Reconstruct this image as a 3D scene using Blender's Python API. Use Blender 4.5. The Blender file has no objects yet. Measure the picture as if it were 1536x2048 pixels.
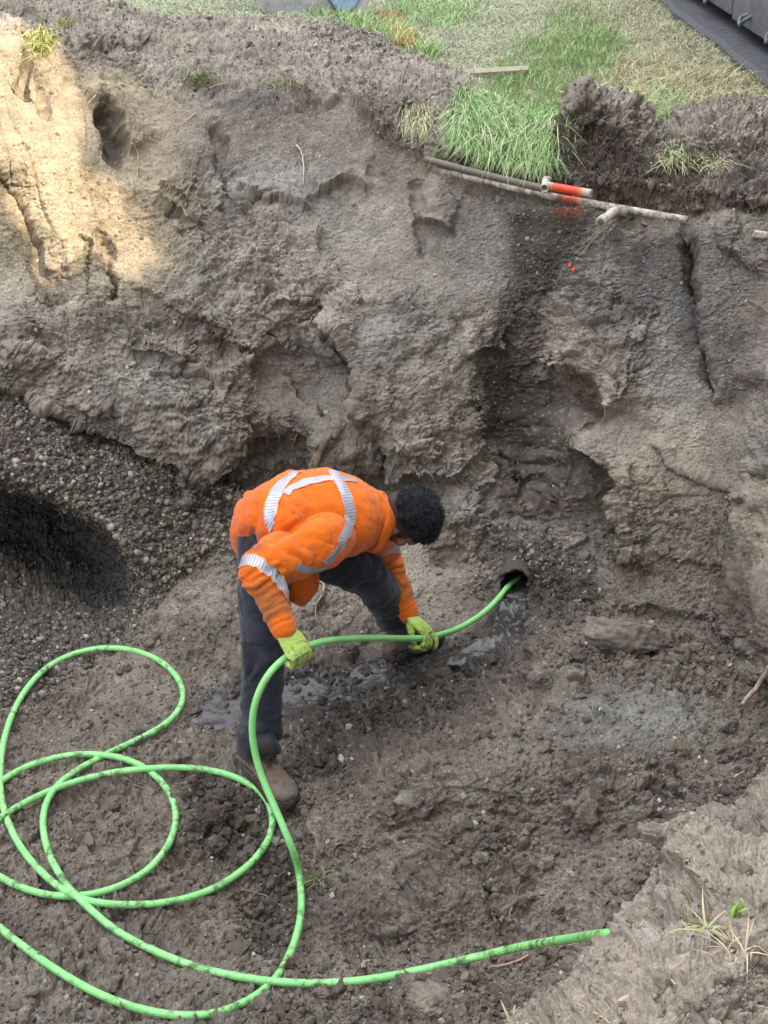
import bpy, bmesh, math, random
import numpy as np
from mathutils import Vector, Matrix, Quaternion
from mathutils.bvhtree import BVHTree
R = math.radians
rng = np.random.default_rng(7)
random.seed(7)
scene = bpy.context.scene
col = scene.collection

# ------------------------------------------------------------------ camera
F = 2700.0; CX = 768.0; CY = 1024.0; PIT = R(28); CAMZ = 2.9
cp, sp = math.cos(PIT), math.sin(PIT)
cam_d = bpy.data.cameras.new('camera')
cam_d.sensor_fit = 'VERTICAL'; cam_d.sensor_height = 24.0; cam_d.sensor_width = 18.0
cam_d.lens = 24.0 * F / 2048.0
cam_d.clip_start = 0.05; cam_d.clip_end = 500
cam = bpy.data.objects.new('camera', cam_d); col.objects.link(cam)
cam.location = (0, 0, CAMZ); cam.rotation_euler = (R(90) - PIT, 0, 0)
scene.camera = cam

# ------------------------------------------------------------------ light
SUN_DIR = Vector((0.62, -0.46, 0.64)).normalized()      # towards the sun
world = bpy.data.worlds.new('World'); scene.world = world; world.use_nodes = True
nt = world.node_tree; nt.nodes.clear()
wo = nt.nodes.new('ShaderNodeOutputWorld'); bg = nt.nodes.new('ShaderNodeBackground')
sky = nt.nodes.new('ShaderNodeTexSky'); sky.sky_type = 'NISHITA'; sky.sun_disc = False
sky.sun_elevation = math.asin(SUN_DIR.z)
sky.sun_rotation = math.atan2(SUN_DIR.x, SUN_DIR.y)
sky.air_density = 1.0; sky.dust_density = 3.0; sky.ozone_density = 0.6
# high thin cloud whitening the blue
tc = nt.nodes.new('ShaderNodeTexCoord'); cn = nt.nodes.new('ShaderNodeTexNoise'); cn.inputs['Scale'].default_value = 2.2
cn.inputs['Detail'].default_value = 6
mr = nt.nodes.new('ShaderNodeMapRange'); mr.inputs[1].default_value = .3; mr.inputs[2].default_value = .6
mr.inputs[3].default_value = .55; mr.inputs[4].default_value = .95
mx = nt.nodes.new('ShaderNodeMix'); mx.data_type = 'RGBA'
mx.inputs[7].default_value = (6.3, 6.6, 7.0, 1)
nt.links.new(tc.outputs['Generated'], cn.inputs['Vector']); nt.links.new(cn.outputs['Fac'], mr.inputs[0])
nt.links.new(mr.outputs[0], mx.inputs[0]); nt.links.new(sky.outputs[0], mx.inputs[6])
# an overcast dome is brighter overhead than at the horizon
sx_ = nt.nodes.new('ShaderNodeSeparateXYZ'); nt.links.new(tc.outputs['Generated'], sx_.inputs[0])
zr = nt.nodes.new('ShaderNodeMapRange'); zr.inputs[1].default_value = 0; zr.inputs[2].default_value = 1; zr.inputs[3].default_value = .15; zr.inputs[4].default_value = 2.1
nt.links.new(sx_.outputs[2], zr.inputs[0])
vs_ = nt.nodes.new('ShaderNodeVectorMath'); vs_.operation = 'SCALE'; nt.links.new(mx.outputs[2], vs_.inputs[0]); nt.links.new(zr.outputs[0], vs_.inputs['Scale'])
nt.links.new(vs_.outputs[0], bg.inputs[0]); nt.links.new(bg.outputs[0], wo.inputs[0])
bg.inputs[1].default_value = 0.15
sun_d = bpy.data.lights.new('sun', 'SUN'); sun_d.energy = 4.0; sun_d.angle = R(0.55); sun_d.color = (1, .86, .66)
sun = bpy.data.objects.new('sun', sun_d); col.objects.link(sun)
sun.rotation_euler = SUN_DIR.to_track_quat('Z', 'Y').to_euler()
scene.view_settings.view_transform = 'Standard'; scene.view_settings.look = 'None'
scene.view_settings.exposure = 1.06; scene.view_settings.gamma = 1.0
scene.cycles.max_bounces = 5; scene.cycles.diffuse_bounces = 2

# ------------------------------------------------------------------ projection helpers (used to place things at measured spots)
def ray(px, py):
    u = (px - CX) / F; v = (CY - py) / F
    return np.array((u, cp + v * sp, -sp + v * cp))
def at(px, py, Y):
    d = ray(px, py); t = Y / d[1]
    return Vector((d[0] * t, Y, CAMZ + d[2] * t))
def proj(x, y, z):
    D = y * cp + (CAMZ - z) * sp
    D = np.where(np.abs(D) < .05, .05, D)
    return CX + F * x / D, CY - F * (y * sp - (CAMZ - z) * cp) / D, D

# ------------------------------------------------------------------ noise
_p = np.random.default_rng(3).permutation(256); PERM = np.concatenate([_p, _p, _p]).astype(np.int32)
_g = np.random.default_rng(4).normal(size=(256, 3)); GRAD = (_g / np.linalg.norm(_g, axis=1)[:, None]).astype(np.float32) * 1.5
def perlin(x, y, z, seed=0):
    x = x.astype(np.float32) + seed * 17.31 + 500; y = y.astype(np.float32) + seed * 7.77 + 500; z = z.astype(np.float32) + seed * 3.3 + 500
    xi = np.floor(x).astype(np.int32); yi = np.floor(y).astype(np.int32); zi = np.floor(z).astype(np.int32)
    xf = x - xi; yf = y - yi; zf = z - zi
    u = xf * xf * (3 - 2 * xf); v = yf * yf * (3 - 2 * yf); w = zf * zf * (3 - 2 * zf)
    xi &= 255; yi &= 255; zi &= 255
    out = 0
    for dx in (0, 1):
        a = PERM[xi + dx]; wx = u if dx else 1 - u
        for dy in (0, 1):
            b = PERM[a + ((yi + dy) & 255)]; wy = v if dy else 1 - v
            for dz in (0, 1):
                g = GRAD[PERM[b + ((zi + dz) & 255)]]; wz = w if dz else 1 - w
                out = out + wx * wy * wz * (g[..., 0] * (xf - dx) + g[..., 1] * (yf - dy) + g[..., 2] * (zf - dz))
    return out
def worley2(x, y, seed=0):
    """F1, F2 distance in 2-D cells, a random number per cell, the offset to the cell's point and its two random tilts"""
    xi = np.floor(x).astype(np.int32); yi = np.floor(y).astype(np.int32)
    f1 = np.full(x.shape, 9., np.float32); f2 = f1.copy(); best = np.zeros(x.shape, np.int32); ox = np.zeros(x.shape, np.float32); oy = ox.copy()
    rt = np.random.default_rng(90 + seed).random((256, 5)).astype(np.float32)
    for dx in (-1, 0, 1):
        for dy in (-1, 0, 1):
            cx = xi + dx; cy = yi + dy
            h = PERM[PERM[cx & 255] + (cy & 255)]
            ex = x - cx - rt[h, 0]; ey = y - cy - rt[h, 1]; d = np.sqrt(ex * ex + ey * ey)
            m = d < f1
            f2 = np.where(m, f1, np.minimum(f2, d)); f1 = np.where(m, d, f1); best = np.where(m, h, best); ox = np.where(m, ex, ox); oy = np.where(m, ey, oy)
    return f1, f2, rt[best, 2], ox, oy, rt[best, 3] * 2 - 1, rt[best, 4] * 2 - 1
def sstep(a, b, x):
    t = np.clip((x - a) / (b - a), 0, 1); return t * t * (3 - 2 * t)

def c3(h): 
    h = h.lstrip('#'); v = np.array([int(h[i:i+2], 16) / 255 for i in (0, 2, 4)])
    return np.where(v <= .04045, v / 12.92, ((v + .055) / 1.055) ** 2.4)
def mixc(A, B, m): return A * (1 - m[..., None]) + B * m[..., None]
def polyd_on(X, Y_, pts, closed=False):
    pts = [np.array(p, float) for p in pts]
    if closed: pts = pts + [pts[0]]
    best = np.full(X.shape, 1e9); sx = np.zeros(X.shape); sy = np.zeros(X.shape); arc = np.zeros(X.shape)
    tot = sum(np.linalg.norm(b - a) for a, b in zip(pts, pts[1:])); acc = 0
    for a, b in zip(pts, pts[1:]):
        d = b - a; l = np.linalg.norm(d)
        t = np.clip(((X - a[0]) * d[0] + (Y_ - a[1]) * d[1]) / (l * l), 0, 1)
        ex = X - a[0] - t * d[0]; ey = Y_ - a[1] - t * d[1]
        dd = np.hypot(ex, ey); m = dd < best
        best = np.where(m, dd, best); sx = np.where(m, ex, sx); sy = np.where(m, ey, sy)
        arc = np.where(m, (acc + t * l) / tot, arc); acc += l
    return best, sx, sy, arc
def smooth(a, s, axis):
    k = int(3 * s) | 1; xs = np.arange(-k, k + 1); w = np.exp(-xs**2 / (2 * s * s)); w /= w.sum()
    pad = [(0, 0)] * a.ndim; pad[axis] = (k, k)
    ap = np.pad(a, pad, mode='edge')
    n = a.shape[axis]; out = 0
    for i, q in enumerate(w): out = out + q * (ap[i:i + n] if axis == 0 else ap[:, i:i + n])
    return out
def sel2(pts, mg):
    xs = [p[0] for p in pts]; ys = [p[1] for p in pts]
    return np.nonzero((bx > min(xs) - mg) & (bx < max(xs) + mg) & (by > min(ys) - mg) & (by < max(ys) + mg) & (gy > .5))
def zone(pts, soft=14):
    """soft inside-polygon mask"""
    i0 = sel2(pts, soft + 1); X = bx[i0]; Y_ = by[i0]; n = len(pts)
    d, _, _, _ = polyd_on(X, Y_, pts, True); ins = np.zeros(X.shape, bool)
    for i in range(n):
        x0, y0 = pts[i]; x1, y1 = pts[(i + 1) % n]
        if y0 == y1: continue
        ins ^= ((Y_ >= min(y0, y1)) & (Y_ < max(y0, y1))) & (X < x0 + (Y_ - y0) * (x1 - x0) / (y1 - y0))
    out = np.zeros(bx.shape); out[i0] = sstep(-soft, soft, np.where(ins, d, -d)); return out
# ------------------------------------------------------------------ terrain: rows of anchors run from behind the camera down into the pit, up the wall and out over the lawn
# anchor = (px, py, Y) on the sight line at distance Y, or (px, None, Y, z)
def L(*a): return a
ROWS = [
 L((0,None,-30,1.4)),
 L((0,None,-3,1.4)),
 L((0,None,.3,1.38)),
 L((-300,None,.95,1.30),(600,None,1.05,1.25),(1000,2200,1.35),(1200,2120,1.4),(1400,2000,1.55),(1536,1880,1.75),(1700,1800,1.9)),
 L((-300,None,1.2,1.15),(600,None,1.25,1.1),(1000,2110,1.62),(1130,1985,1.85),(1222,1882,2.0),(1255,1825,2.08),(1330,1712,2.35),(1420,1640,2.5),(1536,1545,2.75),(1700,1450,2.95)),
 L((-300,None,1.5,.6),(600,None,1.6,.5),(1000,None,1.95,.45),(1120,None,2.15,.4),(1250,None,2.35,.38),(1330,None,2.6,.35),(1420,None,2.8,.3),(1536,None,3.05,.25),(1700,None,3.3,.25)),
 L((-300,None,2.2,.22),(600,None,2.2,.17),(1000,None,2.35,.2),(1250,None,2.55,.22),(1420,None,3.0,.2),(1536,None,3.25,.2),(1700,None,3.5,.2)),
 L((-300,1900,2.8),(0,1900,2.85),(300,1900,2.88),(600,1900,2.92),(900,1900,2.85),(1150,1880,2.8),(1250,None,2.85,.24),(1420,None,3.2,.22),(1700,None,3.6,.22)),
 L((-300,1740,3.2),(300,1740,3.22),(600,1740,3.26),(900,1720,3.15),(1150,1700,3.12),(1300,1680,3.1),(1420,None,3.4,.21),(1700,None,3.7,.22)),
 L((-300,1580,3.62),(300,1580,3.58),(560,1585,3.52),(700,1560,3.46),(900,1540,3.42),(1150,1540,3.34),(1350,1540,3.36),(1500,1535,3.42),(1700,1540,3.5)),
 L((-300,1450,3.95),(300,1450,3.95),(560,1450,3.98),(700,1440,3.95),(900,1420,3.84),(1150,1420,3.66),(1350,1420,3.66),(1480,1420,3.72),(1700,1420,3.8)),
 L((-300,1370,4.15),(150,1370,4.16),(300,1360,4.18),(450,1350,4.25),(600,1370,4.22),(750,1345,4.27),(880,1325,4.28),(1000,1300,4.14),(1150,1310,3.98),(1350,1340,3.88),(1480,1370,3.86),(1600,1380,3.8)),
 L((-300,1290,4.44),(150,1290,4.46),(300,1290,4.42),(450,1270,4.50),(600,1260,4.52),(750,1265,4.50),(880,1270,4.46),(1000,1235,4.55),(1100,1240,4.4),(1200,1260,4.25),(1350,1290,4.10),(1478,1330,3.98),(1505,1350,3.80),(1600,1370,3.72)),
 L((-300,None,5.6,-.12),(0,None,5.6,-.12),(120,None,5.55,-.12),(200,None,5.3,-.1),(250,None,4.9,-.03),(300,1225,4.63),(450,1180,4.72),(600,1180,4.72),(750,1200,4.68),(880,1200,4.66),(1000,1195,4.70),(1060,1185,4.74),(1150,1200,4.62),(1200,1225,4.45),(1350,1245,4.38),(1492,1265,4.30),(1512,1300,3.92),(1600,1250,3.80)),
 L((-300,None,5.75,.06),(0,None,5.75,.06),(120,None,5.7,.07),(200,None,5.4,.14),(250,None,5.0,.2),(300,1180,4.70),(450,1130,4.82),(600,1140,4.82),(750,1140,4.8),(900,1140,4.76),(1000,1150,4.78),(1050,1155,4.80),(1200,1180,4.55),(1350,1190,4.45),(1494,1190,4.38),(1514,1180,3.97),(1600,1150,3.88)),
 L((-300,960,4.6),(0,965,4.66),(100,995,4.70),(200,1060,4.66),(260,1130,4.58),(320,1130,4.74),(450,1070,4.92),(600,1080,5.0),(750,1060,5.0),(900,1060,4.95),(1050,1090,4.92),(1200,1100,4.68),(1350,1100,4.60),(1498,1080,4.52),(1520,1050,4.12),(1600,1020,4.05)),
 L((-300,700,5.1),(0,745,5.15),(150,835,5.12),(300,905,5.12),(450,965,5.18),(530,965,5.25),(600,950,5.35),(750,960,5.35),(900,975,5.12),(1050,960,5.16),(1200,960,4.84),(1350,950,4.82),(1505,940,4.72),(1535,920,4.45),(1600,900,4.3)),
 L((-300,620,5.1),(0,670,5.12),(150,760,5.12),(300,820,5.10),(450,880,5.12),(530,900,5.18),(600,895,5.2),(750,890,5.15),(900,880,5.18),(1050,850,5.30),(1200,850,4.98),(1350,850,4.95),(1480,850,4.88),(1540,840,4.7),(1600,850,4.5)),
 L((-300,480,5.3),(0,520,5.35),(150,560,5.42),(300,600,5.42),(450,620,5.42),(600,620,5.45),(750,620,5.45),(900,620,5.45),(1050,620,5.48),(1200,620,5.3),(1350,620,5.22),(1480,620,5.12),(1540,620,5.05),(1600,620,4.9)),
 L((-300,280,5.5),(0,300,5.6),(150,330,5.72),(300,380,5.78),(450,400,5.8),(600,420,5.8),(750,420,5.8),(900,420,5.75),(1050,430,5.68),(1200,450,5.5),(1350,460,5.4),(1480,490,5.3),(1600,490,5.15)),
 L((-300,60,5.9),(0,85,6.1),(150,140,6.25),(300,210,6.35),(450,220,6.4),(600,225,6.4),(750,240,6.25),(850,300,6.0),(900,325,5.9),(1050,355,5.8),(1200,375,5.68),(1350,400,5.58),(1480,425,5.46),(1600,430,5.35)),
 L((-300,20,6.3),(0,40,6.5),(150,85,6.6),(300,145,6.75),(450,155,6.9),(600,160,6.9),(750,180,6.7),(900,235,6.25),(1050,285,6.0),(1200,245,5.98),(1350,262,5.92),(1480,275,5.8),(1600,285,5.7)),
 L((-300,-25,7.6),(0,-8,7.6),(300,55,7.9),(600,78,8.0),(750,112,7.8),(900,None,7.6,1.53),(1050,None,7.2,1.53),(1200,None,6.8,1.55),(1350,None,6.7,1.54),(1480,None,6.9,1.5),(1600,None,6.9,1.5)),
 L((-300,None,11,1.7),(300,None,11,1.6),(900,None,11,1.5),(1600,None,11,1.5)),
 L((0,None,17,1.5)),
 L((0,None,240,1.5)),
]
px_in = np.arange(-170, 1700, 1.75)
PXS = np.concatenate([-170 - np.geomspace(4, 14000, 60)[::-1], px_in, 1700 + np.geomspace(4, 14000, 60)])
RY, RZ = [], []
for row in ROWS:
    xs = [a[0] for a in row]; ys = [a[2] for a in row]
    zs = [a[3] if a[1] is None else at(a[0], a[1], a[2]).z for a in row]
    RY.append(np.interp(PXS, xs, ys)); RZ.append(np.interp(PXS, xs, zs))
RY = smooth(np.array(RY), 10, 1); RZ = smooth(np.array(RZ), 10, 1)
NSUB = []
inn = (PXS > 0) & (PXS < 1536)
for k in range(len(ROWS) - 1):
    seg = np.hypot(RY[k+1][inn] - RY[k][inn], RZ[k+1][inn] - RZ[k][inn])
    ymid = RY[k][inn].mean()
    if ymid < 0: n = 4
    elif ymid > 10: n = 24
    else:
        _, p0, _ = proj(0, RY[k][inn], RZ[k][inn]); _, p1, _ = proj(0, RY[k+1][inn], RZ[k+1][inn])
        n = int(max(np.percentile(np.abs(p1 - p0), 75) / 1.75, 1.0 * seg.mean() / .012, 6))
        if ymid > 6.5: n = int(n * 1.25)
    NSUB.append(n)
ry, rz = [], []
for k, n in enumerate(NSUB):
    t = (np.arange(n) / n)[:, None]
    if k == len(NSUB) - 1: t = t ** 2
    ry.append(RY[k] * (1 - t) + RY[k+1] * t); rz.append(RZ[k] * (1 - t) + RZ[k+1] * t)
ry.append(RY[-1:]); rz.append(RZ[-1:])
gy = smooth(np.vstack(ry), 9, 0); gz = smooth(np.vstack(rz), 9, 0)
D0 = np.maximum(gy * cp + (CAMZ - gz) * sp, 0.9)
gx = (PXS - CX)[None, :] / F * D0
BASE = np.stack([gx, gy, gz], -1)
NR, NC = gx.shape
print('terrain grid', NR, NC, NR * NC)
def gnormal(Pt):
    a = np.gradient(Pt, axis=1); b = np.gradient(Pt, axis=0)
    n = np.cross(a, b); n /= (np.linalg.norm(n, axis=-1)[..., None] + 1e-12)
    return n
NB = gnormal(BASE)
bx, by, _ = proj(gx, gy, gz)          # where each base point lies as measured on the photograph
VIS = (bx > -200) & (bx < 1740) & (by > -150) & (by < 2250) & (gy > .5)

# brushes ------------------------------------------------------------
wobx = perlin(gx * 9, gy * 9, gz * 9, 11) * 13 + perlin(gx * 30, gy * 30, gz * 30, 12) * 6
woby = perlin(gx * 9, gy * 9, gz * 9, 13) * 13 + perlin(gx * 30, gy * 30, gz * 30, 14) * 6
bx0, by0 = bx, by
bx = bx0 + wobx; by = by0 + woby      # ragged brush outlines
DSP = np.zeros(bx.shape)
def sel(pts, mg):
    xs = [p[0] for p in pts]; ys = [p[1] for p in pts]
    return np.nonzero((bx > min(xs) - mg) & (bx < max(xs) + mg) & (by > min(ys) - mg) & (by < max(ys) + mg) & VIS)
def ledge(pts, side, amp, w, sharp=4):
    i = sel(pts, 3.2 * w)
    d, ex, ey, arc = polyd_on(bx[i], by[i], pts)
    s = np.sign(ex * side[0] + ey * side[1]) * d
    fade = sstep(0, .12, arc) * sstep(1, .88, arc)
    DSP[i] += amp * np.exp(-np.maximum(s, 0) / w) * sstep(-sharp, sharp, s) * fade * sstep(3.2 * w, 2.0 * w, d)
def groove(pts, w, amp):
    i = sel(pts, 3 * w)
    d, _, _, arc = polyd_on(bx[i], by[i], pts)
    DSP[i] -= amp * np.exp(-(d / w) ** 2) * sstep(0, .1, arc) * sstep(1, .9, arc)
def blob(cx_, cy_, rx, ry_, amp, rot=0, pw=2):
    i = sel([(cx_, cy_)], 2.2 * max(rx, ry_))
    c, s = math.cos(R(rot)), math.sin(R(rot))
    X = bx[i] - cx_; Y_ = by[i] - cy_
    q = np.abs((X * c + Y_ * s) / rx) ** pw + np.abs((-X * s + Y_ * c) / ry_) ** pw
    DSP[i] += amp * np.exp(-q)
_LA = 1.3
_l0, _b0, _g0 = ledge, blob, groove
def ledge(p, s, a, w, sharp=4): _l0(p, s, a * _LA, w, sharp * .7)
def blob(a, b, c, d, e, rot=0, pw=2): _b0(a, b, c, d, e * 1.25, rot, pw)
def groove(p, w, a): _g0(p, w, a * 1.3)
# wall
ledge([(-60,700),(0,725),(100,775),(200,850),(330,895),(420,905),(510,905)], (.4,-1), .10, 130)
blob(575,905,45,40,-.13); blob(520,900,25,50,-.08)
blob(610,760,105,80,-.09,20,4)
ledge([(625,640),(680,680),(712,740),(718,800),(690,850)], (1,-.2), .12, 80, 4)
ledge([(560,745),(600,800),(650,850),(690,860)], (-.3,1), .03, 40)
ledge([(395,640),(430,685),(470,690),(515,722)], (.3,-1), .05, 60, 3)
blob(360,790,150,85,.06,20)
ledge([(235,700),(290,712),(340,738),(370,752)], (.2,-1), .05, 50, 3)
ledge([(470,700),(520,760),(535,840),(560,880)], (-1,.3), .05, 60, 3)
ledge([(240,560),(300,590),(380,640),(420,690)], (.3,-1), .025, 60)
blob(1155,795,62,52,-.13,25,3)
ledge([(1085,735),(1150,738),(1195,780),(1212,850)], (1,-1), .10, 60, 7)
ledge([(1110,820),(1160,830),(1200,850)], (.2,1), .06, 40, 3)
blob(1185,1010,48,120,-.14,-8,3)
ledge([(1130,900),(1190,925),(1230,980),(1242,1060),(1215,1140)], (1,-.3), .13, 70, 8)
blob(1000,890,42,190,-.09,0,3); blob(1080,900,50,140,-.07,0,3)
ledge([(930,710),(980,695),(1010,705)], (0,-1), .06, 50, 3)
ledge([(905,820),(960,800),(970,900),(985,1000)], (-1,0), .04, 60)
ledge([(1130,850),(1125,950),(1100,1010)], (1,0), .05, 40, 3)
_rib = np.exp(-((bx-1065)/55)**2 - ((by-930)/95)**2)
DSP += .045 * _rib * (np.abs(np.sin((by - .12*bx) / 11.5))) 
ledge([(1010,870),(1040,990),(1100,1000)], (-.3,1), .04, 40, 3)
groove([(1378,430),(1388,560),(1405,700),(1440,800)], 13, .09)
ledge([(1380,430),(1388,560),(1405,700),(1440,820)], (1,0), .07, 110, 4)
ledge([(1330,600),(1300,640),(1255,700),(1235,770),(1210,830)], (1,.2), .07, 90, 4)
groove([(1260,400),(1250,500),(1240,640)], 22, .04)
ledge([(1420,470),(1460,520),(1540,560)], (0,-1), .05, 50)
ledge([(1400,590),(1470,600),(1560,630)], (0,1), .05, 60)
ledge([(1290,880),(1340,930),(1400,960),(1500,1000)], (.2,-1), .03, 90)
ledge([(1200,1140),(1300,1130),(1480,1130)], (0,-1), .02, 60)
ledge([(760,925),(830,922),(880,950),(915,978)], (.2,-1), .10, 70, 3); blob(850,965,50,14,-.06)
ledge([(620,925),(700,915),(760,925)], (0,-1), .07, 60, 3)
ledge([(880,1060),(920,1070),(950,1040)], (0,-1), .05, 40, 3); blob(905,1095,35,28,-.10)
blob(930,1030,45,40,.06)
# under the sod
ledge([(790,290),(850,302),(920,332),(1000,347),(1080,358),(1150,375),(1250,388),(1350,405),(1450,415),(1580,430)], (.2,-1), .06, 60, 9)
blob(1190,395,110,14,-.06,10,3); blob(1000,372,120,14,-.03,12,3); blob(1330,415,90,14,-.04,10,3)
blob(1205,270,75,42,.09); blob(1430,280,90,40,.07); blob(1320,250,25,30,-.05)
ledge([(1120,350),(1130,290),(1180,240)], (1,0), .06, 60)
ledge([(690,180),(720,230),(790,280)], (.2,-1), .05, 60)
ledge([(580,170),(620,215),(650,225),(690,200)], (.1,-1), .04, 40)
blob(222,256,15,46,-.06,-25,3); ledge([(160,180),(200,210),(235,250),(255,310)], (1,-.6), .05, 60, 6)
ledge([(150,110),(190,100),(250,105),(270,120)], (0,-1), .04, 50, 6)
groove([(45,50),(52,100),(60,190)], 6, .05); groove([(70,130),(85,200),(100,240)], 5, .03)
groove([(190,460),(215,520),(230,610)], 8, .05); groove([(175,480),(180,600)], 6, .04)
groove([(0,330),(60,430),(90,520),(110,640)], 30, .07)
ledge([(0,330),(70,430),(100,560)], (1,-.2), .05, 60)
groove([(430,230),(445,330),(480,440)], 14, .05)
ledge([(300,370),(360,420),(400,450),(420,420)], (0,-1), .05, 50, 3)
ledge([(630,390),(690,372),(740,385)], (0,-1), .05, 45, 3)
ledge([(470,385),(540,410),(640,420)], (0,-1), .04, 60, 3)
ledge([(550,600),(600,612),(655,612)], (0,-1), .03, 40, 3)
ledge([(820,430),(850,450),(905,470)], (0,-1), .05, 50, 3); groove([(830,350),(835,430),(850,520)], 10, .03)
ledge([(640,430),(650,520),(700,560),(740,640)], (-1,0), .03, 90)
ledge([(900,380),(860,420),(830,420)], (-.5,1), .03, 40)
blob(860,210,80,50,.05); blob(600,100,180,50,.05)
# undercut under the hanging gravel at the left
ledge([(330,920),(345,970),(360,1010),(450,1030)], (0,-1), .04, 50)
blob(250,960,130,60,.04)
ledge([(360,985),(420,1010),(470,1020)], (.2,-1), .06, 40, 3)
# floor
ledge([(1190,1235),(1300,1222),(1400,1235),(1480,1285)], (0,-1), .035, 60, 6)
ledge([(1505,960),(1500,1060),(1492,1180),(1480,1325)], (1,0), .08, 60, 6)
ledge([(985,1760),(970,1800),(975,1850),(1010,1880)], (1,0), .035, 90, 3)
ledge([(0,1890),(60,1920),(180,1935)], (0,1), .03, 70, 4)
ledge([(100,1850),(200,1900),(260,1960)], (-.3,1), .02, 80, 4)
blob(870,2010,90,45,.07,5,4)
blob(800,1640,130,16,-.02,-12); ledge([(740,1660),(800,1650),(900,1618)], (0,-1), .03, 40, 4)
ledge([(1130,1620),(1150,1655),(1180,1665)], (1,-.3), .03, 60, 3)
blob(400,1640,60,50,.05,10,4); blob(660,1600,60,40,-.03)
blob(540,1830,60,90,-.06); blob(1080,1370,40,26,.05)
blob(1290,1470,120,60,.03); blob(640,1390,220,36,-.03,-8); 
blob(480,1430,90,30,-.02); blob(1040,1230,40,40,-.02)
for _p in ([(740,1655),(850,1632),(960,1612),(1150,1600)], [(745,1668),(860,1640),(950,1625)], [(890,1705),(950,1672),(1000,1650)], [(1170,1722),(1290,1714)], [(1180,1730),(1280,1724)], [(120,1700),(230,1672),(300,1668)], [(60,1500),(180,1470),(300,1465)], [(620,1760),(740,1700),(800,1690)], [(700,1560),(900,1500),(1000,1490)]): groove(_p, 5, .010)
ledge([(420,1478),(560,1462),(700,1452),(800,1425),(900,1372),(990,1335),(1060,1300)], (.2,1), .045, 60, 8)
ledge([(1060,1290),(1130,1330),(1180,1370)], (.3,1), .03, 60, 6)
ledge([(380,1590),(370,1650),(400,1700)], (1,0), .03, 50, 5); ledge([(540,1600),(620,1640),(660,1720)], (1,-.3), .03, 70, 6)
ledge([(390,1760),(400,1840),(450,1900)], (1,0), .02, 60, 5); ledge([(930,1640),(960,1690),(1060,1700)], (-.2,1), .02, 50, 5)
ledge([(880,1960),(980,1900),(1100,1900)], (0,1), .03, 50, 5); ledge([(760,1580),(830,1580),(850,1620)], (0,1), .02, 40, 5)
blob(700,1560,60,30,-.03); blob(1000,1560,90,40,.02); blob(1250,1600,90,60,.03); blob(900,1830,120,50,.03); blob(700,1900,80,60,-.03); blob(200,1620,110,60,-.02); blob(250,1900,120,40,.02)
# near heap
ledge([(1330,1720),(1380,1770),(1440,1860),(1540,1960)], (1,-1), .03, 90)
blob(1420,1700,70,50,.05); blob(1300,1930,110,80,.03); blob(1500,1640,40,30,-.05)

ledge, blob, groove = _l0, _b0, _g0
DSP *= (gy > .2); DSP *= 1 - np.exp(-(((bx0 - 1030) / 50) ** 2 + ((by0 - 1172) / 46) ** 2) ** 2)
P1 = BASE + NB * DSP[..., None]                       # the modelled shape; finer relief is laid on this one, along its own normals
N1 = gnormal(np.stack([smooth(smooth(P1[..., k], 2, 0), 2, 1) for k in range(3)], -1)); DSP = np.zeros(bx.shape)
# zones (0..1)
top = sstep(-8, 8, np.interp(bx0, [-200,0,150,300,450,600,750,850,900,1050,1200,1350,1480,1700],
      [40,60,110,175,185,190,205,260,290,320,300,320,345,350]) - by0)
top = np.where(gy > 6.9, 1, top) * (gy > 4)
Z_gravel = zone([(-300,730),(0,745),(120,800),(200,860),(330,910),(460,960),(480,1030),(430,1090),(330,1180),(290,1240),(260,1300),(100,1380),(0,1420),(-300,1500)])
Z_shade = zone([(-300,950),(0,970),(120,1005),(200,1065),(255,1135),(265,1210),(190,1230),(90,1150),(0,1120),(-300,1100)], 45)
near = (gy < 3.0) & (gz > .25) & (bx0 > 850)
nearf = sstep(.25, .6, gz) * (gy < 3.3) * (gy > -40)
flat = sstep(.55, .9, NB[..., 2])
floor = (gy > 2) * sstep(4.9, 4.3, gy) * sstep(.6, .35, gz)
wall = (1 - top) * (1 - floor) * (gy > 4)
Z_wet = zone([(1000,1180),(1060,1180),(1060,1240),(1040,1290),(960,1340),(820,1370),(700,1430),(560,1450),(440,1460),(380,1440),(400,1380),(520,1340),(700,1330),(860,1300),(960,1260)], 25)
Z_lawn = zone([(600,-200),(620,60),(700,75),(790,105),(900,150),(960,200),(905,240),(905,300),(1000,330),(1100,345),(1130,290),(1150,235),(1250,215),(1340,240),(1560,205),(1760,180),(1760,-200)], 8)
Z_lawn = np.maximum(Z_lawn, (gy > 8.6) * 1.0)
bx, by = bx0, by0

# layered noise, amplitudes per zone
qx, qy, qz = P1[..., 0], P1[..., 1], P1[..., 2]
x, y, z = qx, qy, qz
near_fr = VIS & (np.abs(bx - 768) < 960)
IN = np.nonzero(near_fr)                                # fine noise only where it can be seen
def N3(f, seed, sx=1, sy=1, sz=1):
    if f < 5: return perlin(x * f * sx, y * f * sy, z * f * sz, seed)
    out = np.zeros(x.shape, np.float32); out[IN] = perlin(x[IN] * f * sx, y[IN] * f * sy, z[IN] * f * sz, seed); return out
wx = N3(3.2, 21) * .045; wy = N3(3.2, 22) * .045; wz = N3(3.2, 23) * .045
x, y, z = qx + wx, qy + wy, qz + wz
n_a = N3(2.3, 31, 1, 1, .7); n_b = np.abs(N3(5.5, 32, 1, 1, .8)); n_c = np.abs(N3(12, 33))
w2x = N3(14, 24) * .008; w2z = N3(14, 25) * .008
x = x + w2x; z = z + w2z
n_d = np.abs(N3(26, 34)); n_e = np.abs(N3(55, 35)); n_f = N3(110, 36); n_g = N3(190, 37)
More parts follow.
